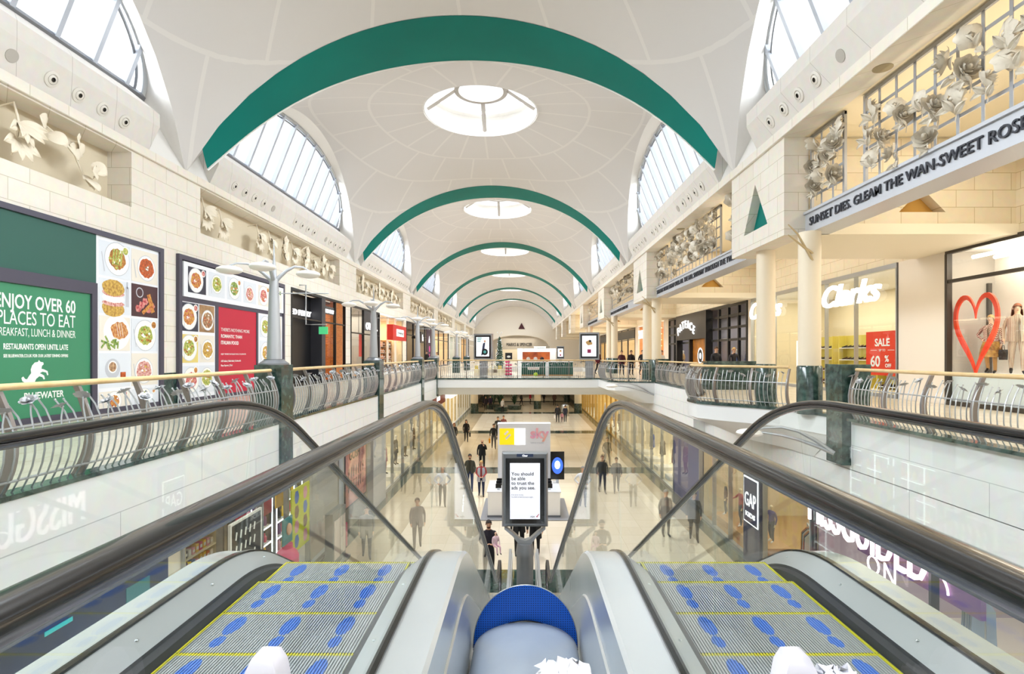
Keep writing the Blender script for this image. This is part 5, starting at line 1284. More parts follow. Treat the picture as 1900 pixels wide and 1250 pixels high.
text('SALE', .36, WT, pp, (0, -.02, 1.0), .003, 'CENTER', .008); text('UP TO', .11, WT, pp, (0, -.02, .82), .003, 'CENTER'); text('60', .52, WT, pp, (-.62, -.02, .30), .003, 'LEFT', .01); text('%', .30, WT, pp, (.13, -.02, .47), .003, 'LEFT', .006); text('OFF', .17, WT, pp, (.15, -.02, .28), .003, 'LEFT', .004)
b = B(); b.box(-.6, -.28, -.02, -.018, .85, .865); b.box(.28, .6, -.02, -.018, .85, .865); b.obj('rule', WT, pp)
for i in range(3):
    p = at_local(loc, rz, (.7+2.7*i, 2.6, 0)); shelves('shoe shelves inside the script-sign shop, %s from the far end' % nth(i), p, rz, 2.2, 2.3, .4, 4, mat('yellow_panel', '#cfbd52', .5), WHITE, ('shoe on the display shelves of the script-sign shop', 'shoe', ['#2a2420', '#5a3a28', '#1c1c22', '#8a5a3a'], 'shoe'), 7)
t = thing('photo_panel', 'bright poster of a family on the shop floor behind the glass', 'poster', at_local(loc, rz, (2.9, 1.2, 0)), rz); b = B(); b.box(-.6, .6, 0, .05, .01, 2.1); b.obj('board', mat('poster_bright', '#f6efe6', .5, emit=.4), t)
b = B()
for x, h_, r_ in ((-.25, 1.5, .13), (.05, 1.75, .14), (.32, 1.6, .12)): b.prism([(x-r_, .5), (x+r_, .5), (x+r_*.8, h_-.3), (x+.06, h_-.2), (x+.08, h_), (x-.08, h_), (x-.06, h_-.2), (x-r_*.8, h_-.3)], -.004, -.001)
b.obj('printed_figures', mat('print_family', '#d9b79a', .6), t)
# black gridded shopfront
loc, rz = wall_right(44.6); w = 15.6
t = front('black gridded shopfront with arched FATFACE lettering', loc, rz, w, 4.4, BLACK, (1.6, 3.2, 9.9, 11.4, 12.9, 14.4), (2.3, 3.0, 3.7), fw=.14, head=.2, skip=(2,))
room('wall_shop_grid', loc, rz, w, 4.3, 4.0, mat('shop_blue_grey', '#8d90a8', .6), OAK, CHAR, .15, 420, (1, .9, .7))
b = B(); b.box(3.3, 10.0, -.35, .1, 2.5, 4.3); pb = b.obj('portal_box', BLACK, t)
for i, c in enumerate('FATFACE'):
    a = (i-3)*.2; text(c, .78, SIGNW, pb, (4.0+i*.58, -.37, 3.25-.05*(i-3)**2+.1), .03, 'CENTER', .008, rot=(PI/2, a*.6, 0))
b = B(); q=0
for xa in (3.3, 6.4, 9.8): b = B(); b.box(xa, xa+.2, -.35, .1, 0, 2.5); b.obj('portal_post', BLACK, t)
b = B(); b.box(6.6, 9.8, -.1, .0, 0, 2.5); wd = b.obj('timber_panel', mat('lit_timber', '#b9761f', .5, noise=(2, '#94591a')), t); b = B(); disc(b, 8.2, 1.35, .55, -.11, 0); disc(b, 8.2, 1.35, .45, -.112, 1); disc(b, 8.2, 1.35, .2, -.114, 0); b.obj('round_emblem', [SIGNW, BLACK], wd)
for i, x in enumerate((1.0, 11.9, 13.4, 14.8)):
    p = at_local(loc, rz, (x, .9, .006)); c = ('#c9a878', '#5a6a9a', '#3a4a7a', '#b07848')[i]
    person('mannequin in %s behind the black gridded window' % ('a sand coat', 'a denim blue jacket', 'a navy jumper', 'a tan jacket')[i], p.x, p.y, p.z, rz, 'manq', c, '#3a3f52', bald=True, skin=WHITE, h=1.8, name='mannequin', cat='mannequin')
# twinkling shop and the rest
loc, rz = wall_right(56.4); w = 10.4
t = front('white-framed shop window full of golden twinkling lights', loc, rz, w, 4.4, WHITE, (3.5, 7), (), fw=.12)
room('wall_shop_twinkle', loc, rz, w, 4.3, 3.6, mat('shop_amber', '#e5a468', .6), OAK, WHITE, .15, 520, (1, .74, .45))
text('XXXX', 1.1, SIGNW, t, (.6, -.1, 3.1), .03, bold=.03, width=3.2)
TW = mat('golden_lights', '#ffd890', .5, emit=4); b = B(); b.ball((0,0,0), .05, n=6, k=4); TWM = b.mesh('fairy_light', [TW])
rnd = random.Random(3)
for i in range(8):
    t = thing('light_string', '%s string of golden lights hanging in the white-framed shop window, from the far end' % nth(i), 'lights', at_local(loc, rz, (3.6+.8*i, .5+.15*(i % 3), 4.3)), rz, 'light strings in the twinkling window')
    b = B(); b.tube([(0,0,0), (.03,0,-1.5), (0,0,-3.4)], .006, 4); b.obj('wire', BLACK, t)
    for k in range(6): link('bulb', TWM, t, (.01, 0, -.4-.55*k-.1*(i % 2)))
for i, (y1, w, c, e, tx) in enumerate(((70, 12, '#ecd9b2', 460, ''), (84, 13, '#f0d08a', 500, 'ON'), (98, 13, '#e8d8c0', 400, ''), (112, 13, '#e0c8a0', 350, ''))):
    loc, rz = wall_right(y1); t = front('%s distant glass shopfront along the colonnade gallery' % nth(i), loc, rz, w, 4.4, CHAR, (w*.33, w*.66), (3.1,))
    room('wall_shop_far_right', loc, rz, w, 4.3, 3.6, mat('far_shop_r%d' % i, c, .6), OAK, WHITE, .2, e, (1, .86, .6))
    b = B(); b.box(0, w, -.08, .02, 3.2, 4.2); f_ = b.obj('fascia', BLACK if i < 2 else WHITE, t)
    if tx: text(tx, .8, SIGNW, f_, (w-3.2, -.1, 3.4), .02, bold=.02)
# ------------------------------------------------------------------ lower mall shops, billboard side
XLL, XLR = -6.6, 7.3; HL = 4.12
def low_left(y): return (XLL, y, ZF), PI/2
def low_right(y): return (XLR, y, ZF), -PI/2
NAVY = mat('navy_fascia', '#15234f', .3, noise=(.8, '#1b3566')); TEALS = mat('teal_strip', '#2fa7a8', .4, emit=.5)
loc, rz = low_left(2.6); w = 7.25
t = front('navy shopfront under the billboard gallery with white goods behind the glass', loc, rz, w, HL, CHAR, (2.4, 4.8), (), glass=False)
b = B(); b.box(0, w, -.12, .1, 2.35, HL); nb = b.obj('fascia_board', NAVY, t); b = B(); b.box(4.7, 5.15, -.13, -.12, 2.80, 2.86); b.obj('teal_strip', TEALS, nb); b = B(); b.box(6.2, 6.75, -.13, -.12, 2.45, 2.8); b.obj('teal_panel', mat('teal_screen', '#2b7f8c', .3), nb)
room('wall_lower_navy_shop', loc, rz, w, HL-.02, 5, mat('low_shop_blue', '#5d6f9a', .6), WFL, WHITE, .15, 260, (.9, .95, 1))
for i in range(4):
    p = at_local(loc, rz, (.2+1.75*i, .5, 0)); shelves('white display unit behind the navy fascia, %s from the near end' % nth(i), p, rz, 1.5, 2.3, .4, 5, WHITE, WHITE, ('boxed gadget on the white display units of the navy shop', 'box', ['#e8eaf0', '#2e8fd0', '#20222a', '#d8dce4', '#8a90a0'], 'box'), 5)
struct(B().box(XLL-.3, XLL, 9.85, 10.4, ZF, -1.07).obj('wall_lower_pier', STONE))
# cosmetics shop
loc, rz = low_left(10.4); w = 9.3
t = front('glass fronted cosmetics shop with bright lit shelves under the billboard gallery', loc, rz, w, HL, SATIN, (1.4, 3.2, 4.7, 6.2), (), fw=.05)
room('wall_lower_cosmetics', loc, rz, w, HL-.02, 5, mat('low_shop_grey', '#a9a49c', .6), mat('low_shop_floor', '#9c8f7c', .35), WHITE, .15, 300, (1, .95, .88))
PAL = ['#d83a6a', '#f0c030', '#e8e4e0', '#3a6ab0', '#20222a', '#e8a0b0', '#7a4a8a', '#d86a2a']
for i, (x, y_) in enumerate(((5.0, 1.5), (7.1, 1.4))):
    p = at_local(loc, rz, (x, y_, 0)); shelves('shelf wall outlined with white light strips, %s from the near end' % nth(i), p, rz, 2.0, 3.3, .35, 6, CHAR, WHITE, ('bottle on the light-striped cosmetics shelves', 'bottle', PAL, 'bottle'), 7, lit=True)
for i, x in enumerate((.15, 1.55)):
    p = at_local(loc, rz, (x, .9, 0)); shelves('tall shelf of boxed make-up by the cream pier, %s from the pier' % nth(i), p, rz, 1.3, 2.7, .35, 8, WARMW, WARMW, ('boxed make-up on the tall shelves by the cream pier', 'box', PAL+['#f2efe6', '#e8d8c8'], 'box'), 8)
def flat_panel(label, p, rz, w_, h_, col, nm='poster', trim=None, d=.04):
    t = thing(nm, label, 'poster', p, rz); b = B(); b.box(-w_/2, w_/2, 0, d, 0, h_); b.obj('board', col, t)
    if trim:
        b = B(); b.box(-w_/2-.05, -w_/2, -.01, d+.01, -.05, h_+.05); b.box(w_/2, w_/2+.05, -.01, d+.01, -.05, h_+.05); b.box(-w_/2, w_/2, -.01, d+.01, -.05, 0); b.box(-w_/2, w_/2, -.01, d+.01, h_, h_+.05); b.obj('frame', trim, t)
    return t
# pink bottle-shaped display
t = thing('bottle_display', 'giant pink nail-polish bottle display with a figure on top, LASH lettering', 'display', at_local(loc, rz, (3.9, -.35, 0)), rz)
PINKD = mat('bright_pink', '#d8246a', .4)
b = B(); b.box(-.32, .32, -.18, .18, 0, 1.25); b.lathe([(.3, 1.25), (.26, 1.4), (.14, 1.5), (.14, 1.62)], 20); b.obj('bottle', PINKD, t, smooth=40)
for i, tx in enumerate(('SERIOUSLY', 'FAB', 'LASH', 'SALE')): text(tx, (.1, .2, .2, .2)[i], SIGNW, t, (0, -.19, .95-.24*i), .003, 'CENTER', .003)
b = B(); b.box(-.28, .28, -.02, .02, 1.62, 2.3); b.obj('header_card', mat('teal_card', '#2b7f86', .5), t); b = B(); b.ball((0,-.05,2.0), .12, .06, .16, 12, 8); b.obj('printed_face', SKIN, t, smooth=60)
YLW = mat('yellow_green_poster', '#c9cf2a', .5)
t = flat_panel('yellow-green poster with blue and pink pictures in the cosmetics window', at_local(loc, rz, (5.35, -.12, 1.0)), rz, 1.25, 1.8, YLW)
b = B()
for r in range(4):
    for c in range(2): disc(b, -.3+.6*c, .28+.42*r, .16, -.003, (r+c) % 3, 12, 1.2, .1)
b.obj('pictures', [mat('pic_blue', '#3a6ab8', .5), mat('pic_pink', '#d89aa8', .5), mat('pic_brown', '#7a5a40', .5)], t)
for i, (x, z, w_, h_, c, lab) in enumerate(((4.55, 2.05, .5, .7, '#d01f4a', 'small red poster'), (6.0, 1.75, .7, .6, '#c02046', 'red offer ticket'), (6.9, 1.75, .5, 1.2, '#e0b020', 'yellow and orange strip poster'), (6.6, 2.75, .5, .35, '#e8c020', 'little yellow header card'))):
    flat_panel('%s hanging in front of the lit cosmetics shelves' % lab, at_local(loc, rz, (x, 1.2, z)), rz, w_, h_, mat('ticket_%d' % i, c, .5))
t = thing('free_standing_unit', 'grey rounded display stand with pale panels before the cosmetics shop', 'stand', at_local(loc, rz, (6.6, -.7, 0)), rz)
b = B(); b.box(-.6, .6, -.12, .12, .1, 1.75); b.box(-.7, .7, -.25, .25, 0, .1); b.obj('body', DSTEEL, t); b = B(); b.box(-.5, -.02, -.14, -.12, .3, 1.5); b.box(.04, .5, -.14, -.12, .3, 1.5); b.obj('pale_panel', mat('pale_pink_panel', '#e3cfc4', .5), t)
t = thing('gift_bag', 'pink gift bag on the floor of the cosmetics shop', 'bag', at_local(loc, rz, (8.0, -.3, 0)), rz); b = B(); b.box(-.35, .35, -.2, .2, 0, .8); b.obj('bag_body', mat('pink_bag', '#c94a70', .5), t); b = B(); b.tube([(-.2,0,.8),(-.15,0,1.0),(.15,0,1.0),(.2,0,.8)], .015, 6); b.obj('handle', WHITE, t)
tag(B().box(-.45, .45, -.3, .3, 0, 1.0).obj('carton', mat('cardboard', '#b98a5a', .7), None, at_local(loc, rz, (2.6, -.5, 0)), (0,0,rz)), 'brown cardboard carton by the dark blade poster', 'box')
t = flat_panel('tilted dark blackboard poster by the cosmetics window', at_local(loc, rz, (1.9, -.3, 1.6)), rz, 1.3, 1.3, mat('blackboard', '#23262c', .5), 'poster', WHITE)
b = B()
for r_ in range(3):
    for k in range(5): b.face([(-.5+.2*k, -.004, .95-.3*r_), (-.44+.2*k, -.004, .93-.3*r_), (-.40+.2*k, -.004, 1.1-.3*r_), (-.46+.2*k, -.004, 1.12-.3*r_)])
b.obj('chalk_strokes', WT, t)
loc, rz = low_left(19.7)
t = flat_panel('large framed salmon and black make-up poster on the lower billboard side', at_local(loc, rz, (1.6, -.02, .9)), rz, 2.6, 2.6, mat('salmon_poster', '#d99a8c', .5, noise=(1.5, '#8a5a66')), 'poster', CHAR)
b = B(); rnd = random.Random(9)
for i in range(14): x, z = -1+.3*(i % 7), .5+.5*(i//7); b.face([(x, -.004, z), (x+.1, -.004, z), (x+.14, -.004, z+.4), (x+.06, -.004, z+.4)])
b.obj('printed_strokes', BLACK, t); text('GOSH', .5, BLACK, t, (-.9, -.006, 1.7), .002, bold=.01)
struct(B().box(XLL-.3, XLL, 19.72, 22.9, ZF, -1.07).obj('wall_lower_poster_wall', mat('poster_wall', '#8b857c', .6)))
struct(B().box(XLL-.4, XLL+.25, 22.9, 25.0, ZF, -1.07).obj('wall_lower_grey_pier', mat('grey_pier', '#aeb2b8', .4)))
MODH = mat('mannequin_white', '#eeeae4', .35)
for i, (y0, w, c, e, lab) in enumerate(((25.0, 14.0, '#dfd6c4', 420, 'long glass fashion shopfront with white plinths under the billboard gallery'), (39.2, 14.8, '#e8cf98', 420, 'golden lit shopfront near the bridge on the lower billboard side'), (54.2, 14, '#d9c69c', 300, 'farther lit shopfront on the lower billboard side'))):
    loc, rz = low_left(y0); xs = [w*k/6 for k in range(1, 6)]
    t = front(lab, loc, rz, w, HL, SATIN if i == 0 else WHITE, xs, (), fw=.05)
    room('wall_lower_fashion_left', loc, rz, w, HL-.02, 5, mat('low_fashion_%d' % i, c, .6), WARMW, WHITE, .15, e, (1, .93, .78))
    if i == 1:
        b = B(); b.box(0, 6, -.1, .05, 2.7, 4.1); sb = b.obj('sign_board', mat('brown_sign', '#7a3a30', .4), t); text('DES', .8, SIGNW, sb, (1.6, -.12, 3.1), .02, bold=.01)
        b = B(); b.box(7, 14, -.5, .05, 2.9, 4.1); b.obj('lit_canopy', mat('lit_canopy', '#f6f4ea', .5, emit=.9), t)
    if i == 0:
        for k in range(5):
            x = 1.3+2.5*k; p = at_local(loc, rz, (x, .8, 0)); tag(B().box(-.55, .55, -.45, .45, 0, .22).obj('display_plinth', WHITE, None, p, (0,0,rz)), '%s white window plinth of the glass fashion shop' % nth(k), 'plinth')
            p = at_local(loc, rz, (x, .8, .22)); person('white mannequin in %s, %s in the glass fashion window' % (('grey wool', 'a floral dress', 'a black top', 'a cream coat', 'a navy coat')[k], nth(k)), p.x, p.y, p.z, rz, 'manq', ('#8c8a88', '#c98a98', '#2a2a2e', '#e0d8c8', '#2a3350')[k], ('#3a3c44', '#b87a8a', '#55565c', '#8a7a68', '#22242c')[k], bald=True, skin=MODH, h=1.78, name='mannequin', cat='mannequin', female=True, coat=(('#8c8a88', '#c98a98', '#2a2a2e', '#e0d8c8', '#2a3350')[k], .7))
        for k in range(3):
            p = at_local(loc, rz, (.5+1.0*k, 2.4, 0)); shelves('shelf of colourful clothes inside the glass fashion shop, %s from the grey pier' % nth(k), p, rz, .9, 3.0, .4, 5, WHITE, WHITE, ('folded garment on the fashion shop shelves', 'garment', ['#b06a7a', '#6a7ab0', '#3a3a44', '#c8b0a0', '#8a3a4a'], 'box'), 3)
# ------------------------------------------------------------------ lower mall shops, colonnade side
PKW = mat('mauve_wall', '#8b5a86', .4, noise=(.5, '#6a4a8a')); NEONP = mat('pink_white_neon', '#ffe3ee', .5, emit=2.4)
loc, rz = low_right(13.6); w = 10.6
t = front('mauve fashion shopfront lit by big MISSGUIDED neon lettering', loc, rz, w, HL, CHAR, (4.0, 8.0), (), fw=.06, head=.08)
room('wall_lower_mauve_shop', loc, rz, w, HL-.02, 5.5, mat('mauve_shop', '#b9a8b4', .6), mat('pale_shop_floor', '#e6dcc8', .3), WHITE, .15, 300, (1, .95, .95))
text('MISSGUIDED', 1.25, NEONP, t, (.1, -.16, 2.52), .03, 'LEFT', -.012, width=3.9, name='neon_letters')
text('ON', .55, NEONP, t, (2.3, -.1, 2.12), .012, 'LEFT', -.012, name='neon_letters', spacing=1.2)
b = B(); b.box(.4, 3.95, .9, 1.0, 1.85, 4.1); struct(b.obj('wall_mauve_panel', PKW, None, loc, (0,0,rz)))
b = B()
for c in ((1.3, 2.2), (2.9, 2.0), (3.3, 2.6)): b.tube([(c[0]+.35*cos(a), .87, c[1]+.35*sin(a)) for a in [PI*k/10 for k in range(11)]], .02, 6)
o = b.obj('neon_arc', NEONP, t)
def rack(label, p, rz, n_, cols, w_=1.3):
    t = thing('clothes_rack', label, 'clothes rack', p, rz); b = B(); b.tube([(0,0,0),(0,0,1.6),(w_,0,1.6),(w_,0,0)], .018, 6); b.obj('rail', SATIN, t)
    for k in range(n_):
        key = ('gar', cols[k % len(cols)])
        if key not in PM:
            q = B(); q.loft([[(-.012, -.2*a, z), (.012, -.2*a, z), (.012, .2*a, z), (-.012, .2*a, z)] for z, a in ((.45, 1.1), (.9, 1), (1.35, .95), (1.5, .3))], 0, True, True)
            q.tube([(0,0,1.5),(0,0,1.6)], .006, 5); PM[key] = q.mesh('garment', [cloth(cols[k % len(cols)])])
        gp_ = Vector(p)+Matrix.Rotation(rz, 4, 'Z') @ Vector((.12+(w_-.24)*k/max(1, n_-1), 0, 0))
        prod('garment', 'hanging garment on the ' + label.split(',')[0], 'garment', label.split(',')[0], PM[key], gp_, rz)
JE = ['#8fa0b4', '#a7b4c2', '#7688a0', '#b9c2cc']
rack('rail of pale jeans near the mauve shopfront', at_local(loc, rz, (1.6, 2.7, 0)), rz-.5, 9, JE, 1.1)
rack('rail of tan and grey jackets past the pale jeans', at_local(loc, rz, (2.75, 3.2, 0)), rz-.4, 6, ['#8a7458', '#6a6a70', '#a08a6a'], 1.0)
# children's wear shop with the navy blade sign
loc, rz = low_right(22.2); w = 8.6
t = front('children\'s wear shopfront with a navy column sign under the colonnade', loc, rz, w, HL, SATIN, (1.6, 3.2, 4.7, 5.9), (), fw=.04)
room('wall_lower_kids_shop', loc, rz, w, HL-.02, 5.5, mat('kids_shop_wall', '#d9c8a8', .6), mat('kids_floor', '#b08a5a', .4), WHITE, .15, 330, (1, .93, .8))
b = B(); b.box(4.7, 5.9, -.14, .06, 0, HL); nc = b.obj('navy_column', mat('navy_column', '#22294e', .4), t)
b = B(); b.box(4.78, 5.82, -.16, -.14, 1.3, 2.75); b.obj('sign_border', SIGNW, nc); b = B(); b.box(4.82, 5.78, -.17, -.15, 1.34, 2.71); sgn = b.obj('sign_face', mat('sign_navy', '#1b2350', .4), nc)
text('GAP', .62, SIGNW, sgn, (4.9, -.18, 1.85), .004, 'LEFT', .0, width=.8); text('KIDS', .2, SIGNW, sgn, (4.95, -.18, 1.52), .004, 'LEFT', .004, width=.7)
KC = [('#2f3a3f', '#5a6068', 1.35, .7, 'a dark padded jacket'), ('#cfd6da', '#7a828a', 1.05, 1.5, 'a pale hooded top'), ('#b0454a', '#3a3f4a', 1.45, 2.2, 'a red and white top, arms up'), ('#4a4a55', '#3c3f48', 1.3, 2.8, 'a dark top'), ('#22242a', '#4a5568', 1.2, 3.3, 'a black and white striped top'), ('#6a5a80', '#4a4a55', 1.3, 3.9, 'a violet jacket')]
for i, (c, c2, h_, x, d_) in enumerate(KC):
    p = at_local(loc, rz, (x, .8+.35*(i % 2), .25)); person('child mannequin in %s, %s in the children\'s wear window' % (d_, nth(i)), p.x, p.y, p.z, rz+.3*(i-2)*.4, 'reach' if i == 2 else 'manq', c, c2, bald=True, skin=mat('mannequin_cream', '#e4cfa6', .4), h=h_, name='mannequin', cat='child mannequin', shoes=WHITE)
b = B(); b.box(.3, 4.5, .45, 1.6, 0, .25); o = b.obj('window_platform', mat('window_oak', '#b98e5c', .5), None, loc, (0,0,rz)); tag(o, 'low wooden platform under the child mannequins', 'platform')
for i in range(3): rack('%s clothes rail inside the children\'s wear shop' % nth(i), at_local(loc, rz, (6.1+.8*i, 1.2+.6*i, .0)), rz-.3, 6, [['#b8672a', '#3a3a48', '#c9c0b8'], ['#7a8a9a', '#d8d0c8', '#2a3040'], JE][i], .8)
struct(B().box(XLR, XLR+.3, 22.25, 26.0, ZF, -1.75).obj('wall_lower_navy_panel', mat('lower_navy_panel', '#4a4a78', .4)))
for i, (y1, w, c, e, lab) in enumerate(((40, 14, '#e0d8c6', 420, 'glass fashion shopfront with white mannequins under the colonnade'), (54, 13.8, '#efd392', 460, 'golden lit shopfront near the bridge on the lower colonnade side'), (68, 13.8, '#e6c88a', 300, 'farther golden shopfront on the lower colonnade side'))):
    loc, rz = low_right(y1); xs = [w*k/6 for k in range(1, 6)]
    t = front(lab, loc, rz, w, HL-.6, SATIN if i == 0 else mat('gold_frame', '#c9a55a', .4, .3), xs, (), fw=.06)
    room('wall_lower_fashion_right', loc, rz, w, HL-.62, 5, mat('low_fashion_r%d' % i, c, .6), WARMW, WHITE, .15, e, (1, .9, .7))
    for k in range(5 if i < 2 else 0):
        x = 1.3+2.5*k; p = at_local(loc, rz, (x, .8, 0)); tag(B().box(-.5, .5, -.4, .4, 0, .2).obj('display_plinth', WHITE, None, p, (0,0,rz)), '%s white plinth in the %s' % (nth(k), ('fashion window under the colonnade', 'golden lit window near the bridge')[i]), 'plinth')
        p = at_local(loc, rz, (x, .8, .2)); person('white mannequin in %s, %s in the %s' % (('a pale blouse', 'a cream dress', 'a blue dress', 'a black jacket', 'a rose dress')[k], nth(k), ('colonnade fashion window', 'golden lit window')[i]), p.x, p.y, p.z, rz, 'manq', ('#d8d4d8', '#e6ddc8', '#5a70b0', '#2a2a30', '#c08a90')[k], ('#8a8a90', '#d8ccb4', '#4a5a90', '#33353c', '#a87880')[k], bald=True, skin=MODH, h=1.78, name='mannequin', cat='mannequin', female=True, coat=(('#d8d4d8', '#e6ddc8', '#5a70b0', '#2a2a30', '#c08a90')[k], .65))
# dark far hall under the crossing: columns, planting and benches
for i, (x, y) in enumerate(((-5.6, 62.5), (-5.4, 78), (1.8, 66), (6.4, 62.5), (6.4, 78))):
    t = thing('lower_column', ('cream column by the dark hall on the billboard side', 'second cream column deep in the dark hall', 'cream column in the middle of the dark hall', 'cream column by the dark hall on the colonnade side', 'far cream column in the dark hall')[i], 'column', (x, y, ZF))
    b = B(); b.lathe([(.42, 1.0), (.42, 4.12)], 24); b.obj('shaft', CREAMC, t, smooth=40); b = B(); b.lathe([(.46, 0), (.46, 1.0)], 24); b.obj('plinth', MARBLE, t, smooth=40)
PLANT = mat('palm_leaf', '#2f4a34', .5)
for i, (x, y) in enumerate(((-2.6, 63.5), (-1.0, 65.5), (-3.6, 66))):
    t = thing('planter', '%s round planter of dark leaves in the lower hall beyond the crossing' % nth(i), 'plant', (x, y, ZF)); b = B(); b.lathe([(.8, 0), (.9, .5), (.8, .5)], 20); b.obj('pot', MARBLE, t, smooth=40)
    b = B(); rnd = random.Random(i)
    for k in range(26):
        a = rnd.uniform(0, 6.28); r_ = rnd.uniform(.4, .95); z1 = rnd.uniform(.8, 2.0); c, s_ = cos(a), sin(a)
        b.loft([[(r_*f*c - w_*s_, r_*f*s_ + w_*c, .5+z1*sin(f*2)*.9) for w_ in (-.09*g, .09*g)] for f, g in ((.05, .3), (.4, 1), (.75, .8), (1, .1))])
    b.obj('foliage', PLANT, t)
for i, (x, y, c) in enumerate(((-4.4, 64, '#2a2230'), (-3.9, 65, '#3a2a4a'), (-2.3, 61.2, '#d8d4d0'), (-.2, 70, '#1c1c20'), (1.0, 72, '#b02040'), (-5.0, 68, '#1e1e22'), (2.9, 74, '#2a2a2e'))):
    person('%s figure among the dark planting of the far lower hall' % nth(i), x, y, rz=.4*i, pose='walk' if i % 2 else 'stand', top=c, legs='#1c1c20', hair='dark', coat=(c, .8), h=1.7)
t = thing('litter_bin', 'round silver litter bin beside the middle column of the dark hall', 'bin', (4.6, 58.6, ZF)); b = B(); b.lathe([(.4, 0), (.4, 1.1), (.3, 1.2)], 20); b.obj('drum', SATIN, t, smooth=40); b = B(); b.lathe([(.28, 1.2), (.2, 1.26)], 16); b.obj('lid', DSTEEL, t, smooth=40)
for y in (40, 66, 80, 96): lamp('added_lower_fill', 'AREA', (0, y, -1.12), (0,0,0), 150 if y < 60 else 70, (1, .86, .62), 8, 5)  # fill added under the slabs to brighten the dark lower floor
for y in (12, 26, 40):
    lamp('lower_soffit_light', 'AREA', (-5.85, y, -1.1), (0,0,0), 30, (1, .92, .78), 1, 10)
# ------------------------------------------------------------------ screen totem at the escalator foot
ALU = mat('totem_aluminium', '#9a9da1', .35, .6); SCRB = mat('screen_bezel', '#08080a', .15); SCR = mat('screen_white', '#e6e8f1', .4, emit=.35); TXT = mat('screen_text', '#1c1d22', .5)
t = thing('screen_totem', 'tall grey totem with a white advert screen, reading You should be able to trust', 'screen', (.053, 13.2, ZF))
zb, zt, hw = 1.42-.317*13.2-ZF, 1.42-.18*13.2-ZF, .56
b = B(); b.box(-hw, hw, -.06, .12, zb, zt); b.loft([[(-hw*a, y, zb+(1-a)*.5), (hw*a, y, zb+(1-a)*.5), (hw*a, y, zt-(1-a)*.5), (-hw*a, y, zt-(1-a)*.5)] for a, y in ((1, -.06), (.93, -.12))], 0, True)
fr = b.obj('frame', ALU, t); b = B(); b.box(-.2, .2, -.125, -.1, zt-.10, zt-.03); b.obj('badge', mat('badge_blue', '#2a3a5a', .4), fr)
text('Clear', .06, SIGNW, fr, (0, -.13, zt-.09), .002, 'CENTER')
b = B(); b.box(-.47, .47, -.122, -.05, zb+.09, zt-.14); b.obj('bezel', SCRB, t)
b = B(); b.box(-.365, .365, -.126, -.12, zb+.20, zt-.25); sc = b.obj('display', SCR, t)
for i, tx in enumerate(('You should', 'be able', 'to trust the', 'ads you see.')): text(tx, .118, TXT, sc, (-.33, -.13, zt-.55-.112*i), .001, 'LEFT', .0012)
for i, tx in enumerate(('If an ad is wrong,', 'the ASA is here to put it right.')): text(tx, .043, mat('screen_grey', '#8a8c96', .5), sc, (-.33, -.13, zt-1.03-.055*i), .001)
text('ASA', .06, TXT, sc, (.13, -.13, zb+.24), .001); b = B(); b.face([(.27,-.13,zb+.27),(.29,-.13,zb+.24),(.35,-.13,zb+.33),(.335,-.13,zb+.33),(.29,-.13,zb+.275)]); b.obj('red_tick', mat('tick_red', '#c01838', .5), sc)
b = B(); b.lathe([(.24,0),(.21,.05),(.205,zb-.75),(.22,zb-.70),(.22,zb-.62),(.19,zb-.42)], 28); b.obj('pole', mat('totem_pole', '#8d9094', .4, .5), t, smooth=40)
b = B()
for s in (-1, 1): b.loft([[(x-.03, y_, z-d_), (x+.03, y_, z-d_), (x+.03, y_, z), (x-.03, y_, z)][::1] and [(x, -.09, z), (x, .09, z), (x, .09, z-d_), (x, -.09, z-d_)] for x, y_, z, d_ in ((s*.0, 0, zb-.34, .22), (s*.12, 0, zb-.30, .16), (s*.3, 0, zb-.14, .09), (s*.5, 0, zb-.0, .06))], 0, True, True)
b.obj('yoke', ALU, t)
# side columns of two more totem backs: the same unit seen in the glass is a reflection, so nothing more here
# ------------------------------------------------------------------ white kiosk with counters
KW = mat('kiosk_white', '#e8e9ee', .4)
K = (0.05, 24.0); kz = ZF
t = thing('kiosk', 'white kiosk tower with a yellow panel, a lit panel and pink sky lettering', 'kiosk', (K[0], K[1], kz)); t_k = t
b = B(); b.box(-1.16, 1.18, 0, .5, 0, 3.52); b.box(-1.18, 1.2, -.02, .52, 3.5, 3.56); b.obj('tower', KW, t)
b = B(); b.box(-1.08, -.42, -.02, 0, 2.62, 3.34); yp = b.obj('yellow_panel', mat('kiosk_yellow', '#f8d20a', .4, emit=.35), t)
b = B()
for k in range(7): disc(b, -.78+.05*(k % 4)-.05*(k//4), 2.9+.05*k, .05, -.025, 0, 8)
b.obj('printed_marks', WT, yp)
b = B(); b.box(-.42, .06, -.02, 0, 2.62, 3.34); b.obj('lit_panel', mat('kiosk_lit', '#ffffff', .5, emit=.9), t)
text('sky', .62, mat('sky_pink', '#eca6c6', .5, noise=(2.5, '#f4b8a0')), t, (.28, -.02, 2.92), .01, 'LEFT', .02)
text('believe in better', .09, mat('kiosk_grey', '#b4b6c0', .5), t, (.3, -.02, 2.68), .002)
